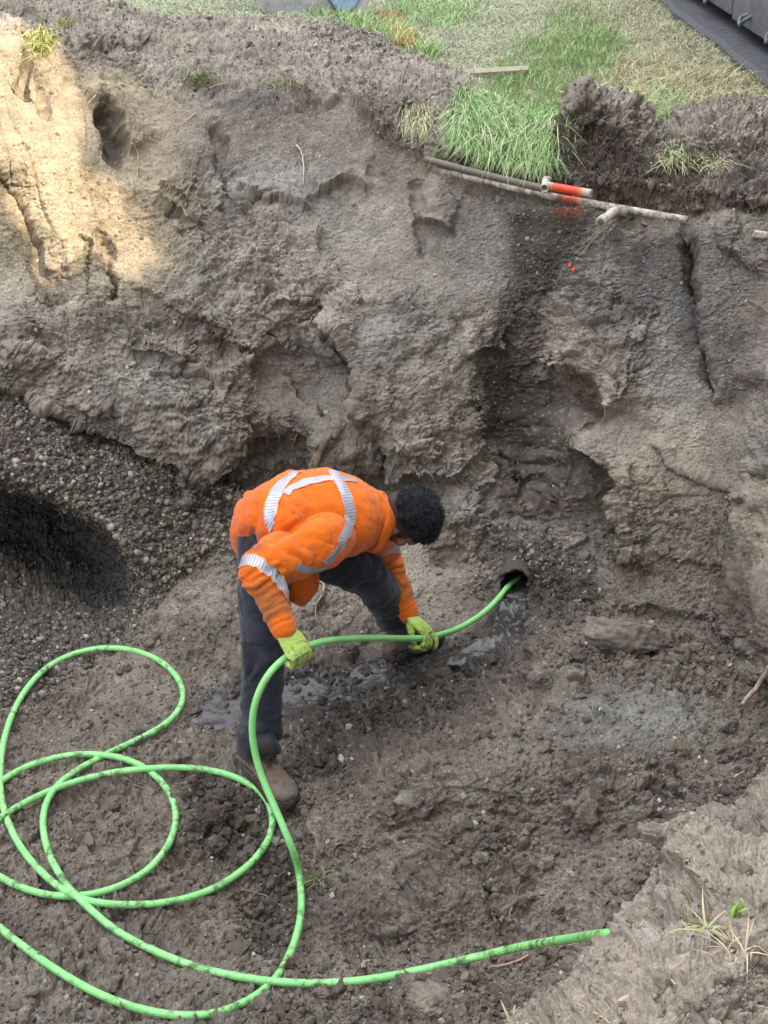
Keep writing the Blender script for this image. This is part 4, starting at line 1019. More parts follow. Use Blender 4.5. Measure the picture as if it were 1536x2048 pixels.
# ------------------------------------------------------------------ buried drain pipe at the foot of the wall
hc_, hn_ = W(1030, 1172, 4.80), None
pax = (W(1040, 1150, 5.3) - W(1024, 1186, 4.74)).normalized(); pax = Vector((.10, .985, -.03)).normalized()
a_, s_, u_ = frame(pax); yw = sorted(surf(1030 + 38*math.cos(k), 1170 + 36*math.sin(k))[0].y for k in range(6)); c0 = W(1030, 1170, yw[2] + .015)
print('pipe mouth', yw)
pr = NT('pipe_clay'); pr.base(pr.mix(pr.noise(30, 4), lin('#5a5048'), lin('#3d3733'))).set(Roughness=.85); pr.bump(pr.noise(80), .003)
dn = NT('pipe_inside'); dn.base(dn.mix(dn.noise(20, 4), lin('#2a2623'), lin('#1b1918'))).set(Roughness=.6)
Vo = []; Fo = []; n = 40; ro, ri = .078, .070
def ringp(c, r): return [c + s_ * math.cos(2*math.pi*i/n) * r * (1 + .03*math.sin(3*i)) + u_ * math.sin(2*math.pi*i/n) * r * .95 for i in range(n)]
rr_ = [(c0 + a_*.55, ro), (c0 + a_*.02, ro)]
VV = []
for c, r in rr_: VV += ringp(c, r)
lip = []
for i, q in enumerate(ringp(c0, ro)): lip.append(q + a_ * (.006 * math.sin(i * 1.9) + .01 * math.cos(i*.7)))
VV += lip; lip2 = [c0 + (q - c0) * (ri/ro) for q in lip]; VV += lip2; VV += ringp(c0 + a_*.55, ri)
FF = [(k*n+i, k*n+(i+1) % n, (k+1)*n+(i+1) % n, (k+1)*n+i) for k in range(4) for i in range(n)]
dpipe = npmesh('drain_pipe', [tuple(q - c0) for q in VV], FF, pr.m); dpipe.location = c0
tag(dpipe, 'open end of the buried drain pipe in the muddy wall foot, water spilling out', 'drain pipe')
VV = [tuple(q - c0) for q in ringp(c0 + a_*.5, ri*1.0)] + [tuple(a_*.5)]
npmesh('pipe_back', VV, [(i, (i+1) % n, n, n) for i in range(n)], dn.m, dpipe)

# ------------------------------------------------------------------ water: a sheet over the smooth ground, broken by the clods that stand out of it
Wm = Z_wet
wi, wj = np.nonzero(Wm > .25); i0, i1, j0, j1 = wi.min(), wi.max(), wj.min(), wj.max()
st = 2
GI, GJ = np.meshgrid(np.arange(i0, i1, st), np.arange(j0, j1, st), indexing='ij')
loc = POS[GI, GJ, 2]
k_ = 9
def boxmean(a, k):
    return smooth(a, k, 0) if False else smooth(smooth(a, k, 0), k, 1)
lev = boxmean(loc, 7) - .004; wgt = Wm[GI, GJ]
rip = .0016 * perlin(POS[GI, GJ, 0] * 45, POS[GI, GJ, 1] * 45, GI * 0., 131) + .0012 * perlin(POS[GI, GJ, 0] * 100, POS[GI, GJ, 1] * 100, GI * 0., 132)
px_ = bx[GI, GJ]; py_ = by[GI, GJ]
Zw = lev + .0015 - .02 * (1 - sstep(.3, .7, wgt)) - .006 * sstep(.2, -.3, perlin(POS[GI, GJ, 0]*6, POS[GI, GJ, 1]*6, GI*0., 133)) + rip * 1.5
Vw = np.stack([POS[GI, GJ, 0], POS[GI, GJ, 1], Zw], -1)
a, b = GI.shape; ii = np.arange(a*b).reshape(a, b); Q = np.stack([ii[:-1, :-1], ii[:-1, 1:], ii[1:, 1:], ii[1:, :-1]], -1)
mk = (wgt[:-1, :-1] > .3); Q = Q[mk]
foam = sstep(.12, .45, perlin(POS[GI, GJ, 0]*38, POS[GI, GJ, 1]*38, GI*0., 134)) * sstep(-.1, .3, perlin(POS[GI, GJ, 0]*9, POS[GI, GJ, 1]*9, GI*0., 135))
foam = np.maximum(foam * .8, sstep(.1, .4, perlin(POS[GI, GJ, 0]*30, POS[GI, GJ, 1]*14, GI*0., 136)) * np.exp(-((px_-1025)/40)**2 - ((py_-1235)/50)**2))
foam = np.maximum(foam, np.exp(-((px_-420)/60)**2 - ((py_-1435)/16)**2) * sstep(-.3, .2, perlin(POS[GI, GJ, 0]*14, POS[GI, GJ, 1]*30, GI*0., 137)))
wm = NT('muddy_water'); fo = wm.attr('foam').outputs['Fac']
wm.base(wm.mix(fo, lin('#38332e'), lin('#68656a'))); wm.set(Specular_IOR_Level=.6); wm.l(wm.rng(fo, 0, 1, .3, .6), wm.b.inputs['Roughness'])
wm.bump(wm.noise(70, 3, .6), .004, .8)
wo_ = npmesh('water', Vw.reshape(-1, 3), Q, wm.m, attrs={'foam': foam.ravel()}); tag(wo_, kind='structure')
# the spill running out of the pipe and down
cl_ = catmull([c0 + a_*.35 - u_*.045, c0 + a_*.02 - u_*.045] + [ (lambda g: Vector((g.x, g.y - .01, g.z + .018)))(surf(px, py)[0]) for px, py in ((1028,1208),(1022,1228),(1014,1250),(1000,1275),(970,1300),(935,1322),(900,1335))], .006)
for _ in range(12): cl_ = [cl_[0]] + [(cl_[i-1] + cl_[i]*2 + cl_[i+1]) / 4 for i in range(1, len(cl_)-1)] + [cl_[-1]]
Vs_ = []; fo_ = []; nw = 30; ml = len(cl_)
for i, q in enumerate(cl_):
    f = i / (ml - 1); w_ = .052 + .050 * sstep(.35, .9, f); u_f = q; dz_ = -.03 * sstep(.62, 1., f)
    for k in range(nw):
        t = k / (nw - 1) * 2 - 1; z_ = q.z + dz_ + .012 * (t*t) * (f < .4) - .02 * max(0, abs(t) - .8) * 5 * (f >= .4)
        Vs_.append((q.x + t * w_ * (1 + .2*math.sin(f*17)), q.y, z_)); fo_.append(0)
Vs_ = np.array(Vs_); nn_ = perlin(Vs_[:, 0]*60, Vs_[:, 1]*22, Vs_[:, 2]*22, 171); n2_ = perlin(Vs_[:, 0]*120, Vs_[:, 1]*60, Vs_[:, 2]*60, 172)
Vs_[:, 2] += .006 * nn_ + .003 * n2_; fr_ = np.repeat(np.arange(ml)/(ml-1), nw)
fo_ = np.clip(sstep(.0, .5, nn_ + .5*n2_) * sstep(.25, .45, fr_), 0, 1) * .9
wsp = npmesh('water', Vs_, [(i*nw+k, i*nw+k+1, (i+1)*nw+k+1, (i+1)*nw+k) for i in range(ml-1) for k in range(nw-1)], wm.m, attrs={'foam': fo_}); tag(wsp, kind='structure')

# ------------------------------------------------------------------ plastic pipes under the sod
PR = .0150
pv = NT('dirty_white_pipe'); nn = pv.noise(26, 5, .75); n2 = pv.noise(90, 4, .7); dirt = pv.attr('dirt').outputs['Fac']; ora = pv.attr('orange').outputs['Fac']
dm = pv.math('ADD', pv.math('ADD', pv.math('MULTIPLY', nn, .75), pv.math('MULTIPLY', n2, .35)), pv.math('MULTIPLY', dirt, .42)); dm = pv.rng(dm, .64, .78, 0., .92)
cw = pv.mix(ora, lin('#c2b9a8'), lin('#f04a12')); pv.base(pv.mix(dm, cw, lin('#5f5244'))); pv.set(Roughness=.5); pv.bump(n2, .0015)
def pipe_mesh(name, pts, r, label=None, cat=None, group=None, dirt=None, orange=None, parent=None, hollow=(False, True), org=None):
    m = len(pts); Vp = []; dl = []; ol = []; n = 20; Fp = []
    tot = m - 1
    prev = None; rows = []
    for i, q in enumerate(pts):
        t = (pts[min(i+1, m-1)] - pts[max(i-1, 0)]).normalized(); s = t.cross(Vector((0, 0, 1))).normalized() if prev is None else (prev - t*prev.dot(t)).normalized(); prev = s; u = s.cross(t)
        rows.append((q, s, u, t))
    def addring(q, s, u, r_, f):
        for k in range(n):
            a = 2*math.pi*k/n; Vp.append(q + s*math.cos(a)*r_ + u*math.sin(a)*r_); dl.append(dirt(f) if dirt else .3); ol.append(orange(f) if orange else 0.)
    if hollow[0]:
        q, s, u, t = rows[0]; addring(q + t*.12, s, u, r*.8, 0); addring(q, s, u, r*.8, 0)
    for i, (q, s, u, t) in enumerate(rows): addring(q, s, u, r, i / tot)
    if hollow[1]:
        q, s, u, t = rows[-1]; addring(q, s, u, r*.8, 1); addring(q - t*.12, s, u, r*.8, 1)
    R_ = len(Vp) // n
    for k in range(R_-1):
        for i in range(n): Fp.append((k*n+i, k*n+(i+1) % n, (k+1)*n+(i+1) % n, (k+1)*n+i))
    Vp += [sum(Vp[:n], Vector()) / n, sum(Vp[-n:], Vector()) / n]; dl += [1, 1]; ol += [0, 0]
    for i in range(n): Fp.append((R_*n, (i+1) % n, i, i)); Fp.append((R_*n+1, (R_-1)*n+i, (R_-1)*n+(i+1) % n, (R_-1)*n+(i+1) % n))
    o0 = org if org is not None else pts[0]
    o = npmesh(name, [tuple(v - o0) for v in Vp], Fp, pv.m, parent, attrs={'dirt': dl, 'orange': ol})
    if parent is None: o.location = o0; tag(o, label, cat, group)
    return o
def seg(p, q, k, sag=0): return [p.lerp(q, i/k) + Vector((0, 0, -sag*math.sin(math.pi*i/k))) for i in range(k+1)]
def fp(px, py, off):          # a little in front of the cut face
    q, n_ = surf(px, py); d = (CAMP - q).normalized(); return q + d * off
yA0 = min(fp(862,322,.0).y, 6.0); yA1 = 5.60
ora_f = lambda a, b: (lambda f: float(sstep(a, a+.03, f) * sstep(b, b-.04, f)))
pA = seg(W(850,318,5.86), W(1092,378,5.60), 30, .004)
pipe_mesh('plastic_pipe', pA, PR, 'brown dirt-stained plastic pipe right under the hanging grass, ending in an open socket', 'pipe', 'plastic pipes bared in the bank', dirt=lambda f: .95 - .5*(f > .97))
pB = seg(W(872,338,5.84), W(1110,394,5.58), 22, .002) + seg(W(1110,394,5.58), W(1375,440,5.33), 24, .0)[1:]
bp = pipe_mesh('plastic_pipe', pB, PR, 'longest white pipe in the bank, orange at its middle, tee near its right end', 'pipe', 'plastic pipes bared in the bank', dirt=lambda f: .38, orange=ora_f(.475, .60), hollow=(False, False))
o0 = bp.location.copy()
tq = W(1236, 420, 5.455)
b1 = (W(1375,440,5.33) - W(1110,394,5.58)).normalized()
pipe_mesh('tee_fitting', [tq - b1*.045, tq + b1*.045], PR*1.3, parent=bp, org=o0, dirt=lambda f: .25, hollow=(False, False))
pipe_mesh('branch_stub', [tq, W(1226,424,5.41), W(1212,436,5.37), W(1206,440,5.35)], PR*1.25, parent=bp, org=o0, dirt=lambda f: .1, hollow=(False, False))
pipe_mesh('stub_cap', [W(1208,438,5.36), W(1201,444,5.335)], PR*1.45, parent=bp, org=o0, dirt=lambda f: .1, hollow=(False, False))
pipe_mesh('plastic_pipe', seg(W(1092,371,5.54), W(1183,387,5.46), 10), PR*1.12, 'short cut white pipe sprayed orange with its open end to the right', 'pipe', 'plastic pipes bared in the bank', dirt=lambda f: .2, orange=ora_f(.1, .82), hollow=(True, True))
pipe_mesh('plastic_pipe', [W(1092,360,5.60), W(1091,372,5.53), W(1089,377,5.50)], PR*1.15, 'open white pipe elbow facing out beside the orange pipe', 'pipe', 'plastic pipes bared in the bank', dirt=lambda f: .2, hollow=(False, True))
pipe_mesh('plastic_pipe', [fp(1508,466,.02) , fp(1508,466,.02) + Vector((.10, -.01, -.012)), fp(1508,466,.02) + Vector((.22, .01, -.03))], PR, 'white pipe stub poking out of the bank at the far right', 'pipe', 'plastic pipes bared in the bank', dirt=lambda f: .25, hollow=(True, False))

# ------------------------------------------------------------------ boxes with bevels for machinery
def bevelbox(name, lo, hi, mat, parent=None, bev=.01, org=Vector((0, 0, 0)), rot=None):
    bm = bmesh.new(); bmesh.ops.create_cube(bm, size=1)
    for v in bm.verts: v.co = Vector([(lo[i]+hi[i])/2 + v.co[i]*(hi[i]-lo[i]) for i in range(3)]) - org
    bmesh.ops.bevel(bm, geom=list(bm.edges), offset=bev, segments=2, affect='EDGES', profile=.6)
    me = bpy.data.meshes.new(name); bm.to_mesh(me); bm.free(); me.materials.append(mat)
    o = bpy.data.objects.new(name, me); return link(o, parent)
def metal(name, c1, c2, c3_, sc=6, rough=.55, met=.3):
    s = NT(name); n = s.noise(sc, 6, .7); m2 = s.noise(sc*7, 4, .7); st = s.noise(sc*.8, 4, .6, dist=.4)
    c = s.mix(s.rng(n, .4, .62, 0, 1), c1, c2); c = s.mix(s.rng(m2, .52, .7, 0, .8), c, c3_); s.base(c)
    s.set(Roughness=rough, Metallic=met); s.bump(m2, .004); return s.m
M_STEEL = metal('scuffed_steel_panel', lin('#55555d'), lin('#6f6f78'), lin('#857a6e'), 5, .55, .2)
M_RUB = rubber_mat('track_rubber', lin('#41444c'), .7)
org = Vector((2.08, 6.2, 1.5))
mac = bpy.data.objects.new('tracked_machine', None); link(mac); mac.location = org; tag(mac, 'grey steel side of a tracked machine parked at the top right of the lawn', 'machine')
# rubber track lying along the lawn: wavy outer edge, transverse grooves
ny = 360; ys = np.linspace(5.6, 13.5, ny); secx = [2.0, 2.0, 2.012, 2.03, 2.3, 2.6]
Vt_ = []
rs = np.random.default_rng(5)
gz_ = 1.57 + .006 * np.sin(ys * 2.1)
for j, yy in enumerate(ys):
    ph = (yy / .085) % 1; gr = .014 * math.exp(-((ph - .5) / .13) ** 2); wv = .014 * math.sin(yy * 3.1) + .008 * math.sin(yy * 7.3 + 1)
    for k, xx in enumerate(secx):
        z_ = [1.42, gz_[j]-.022, gz_[j]-.006, gz_[j], gz_[j], gz_[j]][k] - (gr if k > 3 else gr * .25 if k == 3 else 0)
        Vt_.append((xx + wv - org.x + .035*(yy < 20), yy - org.y, z_ - org.z))
Ft_ = [(j*6+k, j*6+k+1, (j+1)*6+k+1, (j+1)*6+k) for j in range(ny-1) for k in range(5)]
trk = npmesh('rubber_track', Vt_, Ft_, M_RUB, mac, smooth_=False)
bevelbox('body_panel', (2.20, 9.06, 1.66), (2.9, 13.5, 3.0), M_STEEL, mac, .012, org)
bevelbox('body_panel', (2.205, 5.6, 1.64), (2.9, 9.03, 3.0), M_STEEL, mac, .012, org)
bevelbox('panel_seam', (2.225, 9.025, 1.68), (2.6, 9.065, 2.98), M_RUB, mac, .003, org)
for yy in (7.95, 8.6, 9.6, 10.6):
    Vb_, Fb_ = joinp([limb([Vector((2.21, yy-.045, 1.72)), Vector((2.165, yy-.05, 1.70)), Vector((2.155, yy, 1.665)), Vector((2.165, yy+.05, 1.70)), Vector((2.21, yy+.045, 1.72))], [.013]*5, n=8)])
    npmesh('lashing_hook', np.array(Vb_) - np.array(org), Fb_, M_STEEL, mac)
Vb_, Fb_ = joinp([limb([Vector((2.2, 9.45, 1.86)), Vector((2.17, 9.5, 1.83)), Vector((2.165, 9.62, 1.82)), Vector((2.17, 9.72, 1.85)), Vector((2.2, 9.76, 1.95))], [.02]*5, n=8)])
npmesh('lifting_eye', np.array(Vb_) - np.array(org), Fb_, M_STEEL, mac)

# ------------------------------------------------------------------ excavator bucket resting on the lawn
bo = at(640, 40, 9.2); bo.z = 1.575; bo.x -= .04
bk = bpy.data.objects.new('excavator_bucket', None); link(bk); bk.location = bo; tag(bk, 'worn grey steel digger bucket resting on the grass at the top edge', 'digger bucket')
M_BK = metal('worn_steel', lin('#bdbcbd'), lin('#9a999b'), lin('#cfc9c0'), 9, .42, .1)
M_RIM = metal('bright_worn_edge', lin('#d6d3ce'), lin('#b9b6b2'), lin('#e6e2dc'), 14, .4, .1)
M_BL = metal('blue_wear', lin('#7fa5d6'), lin('#b9cfe4'), lin('#e0e4e8'), 14, .4, .1)
# side profile (local x right, z up) with a rounded heel at the right
pf = [(-.36, .10), (-.28, .075), (-.10, .055), (.06, .035), (.10, .018), (.18, .010), (.245, .022), (.29, .055), (.325, .11), (.36, .20), (.38, .34), (.37, .5), (-.1, .62), (-.42, .45)]
def prism(pts, y0, y1):
    m = len(pts); Vp = [(a, y0, b) for a, b in pts] + [(a, y1, b) for a, b in pts]; Fp = [(i, (i+1) % m, m+(i+1) % m, m+i) for i in range(m)]
    return Vp, Fp, m
Vp, Fp, m = prism(pf, 0, .9)
bm = bmesh.new(); vs = [bm.verts.new(v) for v in Vp]
for f in Fp: bm.faces.new([vs[i] for i in f])
bm.faces.new([vs[i] for i in range(m)][::-1]); bm.faces.new([vs[m+i] for i in range(m)])
bmesh.ops.recalc_face_normals(bm, faces=bm.faces); bmesh.ops.bevel(bm, geom=[e for e in bm.edges], offset=.006, segments=1, affect='EDGES')
me = bpy.data.meshes.new('bucket_shell'); bm.to_mesh(me); bm.free(); me.materials.append(M_BK); link(bpy.data.objects.new('bucket_shell', me), bk)
def plate(name, pts, y0, y1, mat):
    bm = bmesh.new(); a = [bm.verts.new((p[0], y0, p[1])) for p in pts]; b = [bm.verts.new((p[0], y1, p[1])) for p in pts]; m = len(pts)
    bm.faces.new(a); bm.faces.new(b[::-1])
    for i in range(m): bm.faces.new((a[i], b[i], b[(i+1) % m], a[(i+1) % m]))
    bmesh.ops.recalc_face_normals(bm, faces=bm.faces); bmesh.ops.bevel(bm, geom=list(bm.edges), offset=.003, segments=1, affect='EDGES')
    me = bpy.data.meshes.new(name); bm.to_mesh(me); bm.free(); me.materials.append(mat); return link(bpy.data.objects.new(name, me), bk)
plate('side_edge', [(.06, .03), (.10, .012), (.18, .002), (.25, .014), (.30, .05), (.335, .105), (.375, .21), (.39, .34), (.36, .34), (.345, .22), (.31, .125), (.275, .07), (.235, .04), (.18, .030), (.11, .036)], -.022, .0, M_RIM)
plate('blue_plate', [(.10, .15), (.165, .075), (.22, .08), (.26, .11), (.30, .17), (.33, .25), (.33, .34), (.12, .34)], -.012, .0, M_BL)
plate('weld_strip', [(.085, .17), (.155, .062), (.170, .070), (.105, .17)], -.018, -.0, M_STEEL)
# ------------------------------------------------------------------ board lying on the edge of the lawn
wd = NT('weathered_wood'); wd.base(wd.mix(wd.noise(12, 5, .7), lin('#8d8171'), lin('#aa9c88'))).set(Roughness=.85); wd.bump(wd.noise(60), .003)
g0_ = surf(990, 155)[0]; bo_ = g0_ + Vector((0, 0, .035)); dxy = Vector((.35, .02, 0))
bb = bevelbox('wooden_board', (-dxy.length/2, -.03, -.009), (dxy.length/2, .03, .009), wd.m, None, .003)
bb.location = bo_; bb.rotation_euler = (R(12), R(-3), math.atan2(dxy.y, dxy.x)); tag(bb, 'grey weathered board lying at the ragged edge of the lawn', 'board')

HOSEM = np.zeros(ZB.shape, bool)
for q in hp_:
    a, b, _ = proj(q.x, q.y, q.z); i = int(float(a) // BW) + 40; j = int(float(b) // BW) + 40
    if 4 < i < W_ - 5 and 4 < j < H_ - 5: HOSEM[j-3:j+4, i-3:i+4] = True
_i = np.clip(bi, 0, W_-1); _j = np.clip(bj, 0, H_-1)
CLEAR = 1 - HOSEM[_j, _i] * 1.0
CLEAR = CLEAR * (1 - np.exp(-(((fx - 1028) / 46) ** 2 + ((fy - 1175) / 44) ** 2) ** 3)) * (1 - .8 * Z_wet)
# ------------------------------------------------------------------ stones and clods
def ico(sub):
    bm = bmesh.new(); bmesh.ops.create_icosphere(bm, subdivisions=sub, radius=1); v = np.array([q.co[:] for q in bm.verts]); f = np.array([[w.index for w in q.verts] for q in bm.faces]); bm.free(); return v, f
def rock_shape(sub, seed, dims, rough=.25, flats=14):
    v, f = ico(sub); r_ = np.random.default_rng(seed)
    for _ in range(flats):                                   # broken faces
        d = r_.normal(size=3); d /= np.linalg.norm(d); h = r_.uniform(.42, .8); s = v @ d; v = np.where((s > h)[:, None], v - d * ((s - h) * .9)[:, None], v)
    n_ = perlin(v[:, 0]*1.6 + seed*3, v[:, 1]*1.6, v[:, 2]*1.6, 140) * rough + (np.abs(perlin(v[:, 0]*4 + seed, v[:, 1]*4, v[:, 2]*4, 141)) - .2) * rough * .8
    if sub > 2: n_ = n_ + (np.abs(perlin(v[:, 0]*6 + seed, v[:, 1]*6, v[:, 2]*6, 144)) - .2) * rough * .7 + (np.abs(perlin(v[:, 0]*10 + seed, v[:, 1]*10, v[:, 2]*10, 142)) - .2) * rough * .45 + perlin(v[:, 0]*24, v[:, 1]*24 + seed, v[:, 2]*24, 143) * rough * .12
    return v * (1 + n_)[:, None] * np.array(dims), f
def stone_mat(name, bumpd=.004):
    s = NT(name); at_ = s.attr('tint').outputs['Color']; n1 = s.noise(60, 5, .7); n2 = s.noise(260, 3, .7)
    k = s.math('MULTIPLY', s.rng(n1, .3, .7, .72, 1.28), s.rng(n2, .3, .7, .85, 1.15)); vm = s.n('ShaderNodeVectorMath', operation='SCALE'); s.l(at_, vm.inputs[0]); s.l(k, vm.inputs['Scale'])
    s.base(vm.outputs[0]).set(Roughness=.88, Specular_IOR_Level=.25); s.bump(s.math('ADD', n1, s.math('MULTIPLY', n2, .4)), bumpd, .9); return s.m
M_CLOD = stone_mat('clod_soil', .006); M_STONE = stone_mat('stone', .002)
def rockobj(name, px, py, w, h, d, label, cat, colr, rot=0., seed=0, sink=.3, mat=None, rough=.32, sub=5, group=None, tiltx=0.):
    """w,h in photo pixels; d = depth/width ratio"""
    q, nr = surf(px, py); D = q.y * cp + (CAMZ - q.z) * sp; k = D / F
    dims = (w * k / 2, w * k / 2 * d, h * k / 2 / .85)
    v, f = rock_shape(sub, seed + 11, dims, rough); rm = np.array(Matrix.Rotation(R(rot), 3, 'Y') @ Matrix.Rotation(R(tiltx), 3, 'X')); v = v @ rm.T; nd_ = v / (np.linalg.norm(v, axis=1)[:, None] + 1e-9); am_ = min(.012, dims[0] * .12); v = v + nd_ * (am_ * (np.abs(perlin(v[:, 0]*22 + seed, v[:, 1]*22, v[:, 2]*22, 151)) * 2 - .6) + am_ * .6 * (np.abs(perlin(v[:, 0]*60 + seed, v[:, 1]*60, v[:, 2]*60, 152)) * 2 - .5))[:, None]
    cl_ = np.tile(c3(colr), (len(v), 1)); t_ = sstep(-.3, .4, perlin(v[:, 0]*20, v[:, 1]*20, v[:, 2]*20 + seed, 150)); cl_ = cl_ * (.85 + .3*t_)[:, None]
    o = npmesh(name, v, f, mat or M_CLOD, colr=cl_); o.location = (q.x, q.y + dims[1]*.3, q.z + dims[2]*(1 - 2*sink)*.6); tag(o, label, cat, group); return o
ST = 'stone'; CL = 'clod'
rockobj('soil_slab', 1262, 1300, 235, 84, .5, 'biggest flat slab of broken earth lying at the foot of the right-hand wall', 'earth slab', '#7c7166', 12, 1, .2, rough=.12, tiltx=24)
rockobj('boulder', 1162, 1326, 52, 40, .9, 'dark rounded stone leaning on the left end of the earth slab', ST, '#575049', 0, 2, .25, rough=.12)
rockobj('boulder', 1365, 1504, 42, 40, .9, 'round brown stone on the right side of the pit floor', ST, '#7b6a55', 0, 3, .25, rough=.1)
rockobj('boulder', 414, 1865, 54, 40, .9, 'pale lumpy stone lying alone inside the big hose loops at the lower left', ST, '#958774', -5, 4, .2, rough=.12)
rockobj('boulder', 1034, 1467, 32, 30, .9, 'small squarish brown stone in the middle of the pit floor', ST, '#7d6f60', 5, 5, .2, rough=.16)
rockobj('clod', 1085, 1372, 76, 50, .8, 'angular grey clod just left of the flat pale patch', CL, '#7e756b', -20, 6, .4)
rockobj('clod', 1108, 1412, 42, 26, .8, 'smaller rounded clod below the angular grey one', CL, '#827868', 0, 7, .35)
rockobj('clod', 960, 1722, 54, 34, .8, 'flat grey clod with a pointed left end in mid floor', CL, '#85796d', 8, 8, .3)
rockobj('clod', 1090, 1742, 44, 42, .9, 'upright block of pale earth, right one of the pair', CL, '#8b7f73', -10, 9, .25)
rockobj('clod', 1052, 1750, 44, 30, .9, 'low crumbly clod leaning against the upright pale block', CL, '#6f6459', 10, 10, .35)
rockobj('clod', 818, 1607, 56, 34, .9, 'grey clod above the scrape mark in mid floor', CL, '#7f766d', -12, 11, .4)
rockobj('clod', 1458, 1466, 44, 42, .8, 'clod standing under the pale stick at the right', CL, '#7a7067', 15, 12, .3)
rockobj('clod', 410, 1640, 86, 60, .8, 'dark broken block inside the right-hand hose loop', CL, '#4f463f', 6, 13, .4, tiltx=10)
rockobj('clod', 440, 1697, 44, 32, .9, 'rounded clod in front of the dark broken block', CL, '#5b5047', 0, 14, .3)
rockobj('clod', 487, 1605, 32, 26, .9, 'brown clod between the boot and the hose loop', CL, '#655a4f', 0, 15, .3, rough=.14)
rockobj('clod', 452, 1672, 46, 30, .9, 'clod wedged behind the rounded one inside the loop', CL, '#5a4f46', 20, 16, .35)
rockobj('clod', 500, 1645, 40, 26, .9, 'soft brown clod just inside the right edge of the hose loop', CL, '#6a5d50', -14, 17, .35)
rockobj('clod', 640, 1905 + 95, 46, 34, .9, 'clod cut by the lower frame, right of the hose', CL, '#6d6258', 0, 18, .3)
rockobj('clod', 583, 1935, 34, 38, .9, 'clod right behind the spot where two hose strands cross', CL, '#5f554c', 10, 19, .3)
rockobj('clod', 1082, 1916, 50, 44, .9, 'brown clod just under the hose at the foot of the near heap', CL, '#6b5f53', 0, 20, .3)
rockobj('clod', 870, 2020, 140, 60, .6, 'largest lumpy clod at the bottom of the picture', CL, '#7b7063', 4, 21, .5, rough=.3)
rockobj('clod', 1175, 1632, 66, 56, .8, 'rounded half-buried lump on the right half of the floor', CL, '#756b61', -20, 22, .55)
rockobj('clod', 1325, 1672, 90, 44, .7, 'pale half-buried lump near the foot of the near heap', CL, '#8d8276', 10, 23, .55)
rockobj('clod', 800, 1395, 50, 40, .9, 'tan clod at the edge of the puddle beside the worker', CL, '#6c5f50', 0, 24, .35)
rockobj('clod', 880, 1362, 70, 36, .9, 'wet dark lump right of the puddle', CL, '#4c443d', 0, 25, .4)
rockobj('clod', 1388, 1305, 60, 30, .8, 'crumbly pale clod beside the right end of the earth slab', CL, '#827668', 14, 26, .35)
rockobj('boulder', 1303, 1249, 18, 14, .9, 'small white stone on top of the rubble behind the earth slab', ST, '#b3aa9c', 0, 27, .2, M_STONE, .08, 3)
rockobj('boulder', 648, 828, 22, 18, .9, 'white round stone stuck at the bottom of the scooped hollow in the wall', ST, '#a9a79f', 0, 28, .4, M_STONE, .08, 3)
rockobj('boulder', 564, 152, 22, 28, .9, 'egg-shaped pale stone on the spoil bank near the top', ST, '#b5a48e', 0, 29, .3, M_STONE, .06, 3)
rockobj('boulder', 266, 730, 28, 10, .8, 'long pale stone under the ledge at the left of the wall', ST, '#aaa08f', 6, 30, .3, M_STONE, .06, 3)
rockobj('boulder', 874, 646, 10, 16, .8, 'small oval stone stuck in the smooth middle of the wall', ST, '#93908a', 0, 31, .3, M_STONE, .06, 3)
rockobj('boulder', 993, 404, 15, 18, .8, 'pale pebble hanging in the dark soil above the tee pipe', ST, '#8b857e', 0, 32, .3, M_STONE, .08, 3)
rockobj('boulder', 1318, 1602, 16, 13, .9, 'small bright white stone left of the near heap', ST, '#c9c6c0', 0, 33, .25, M_STONE, .08, 3)


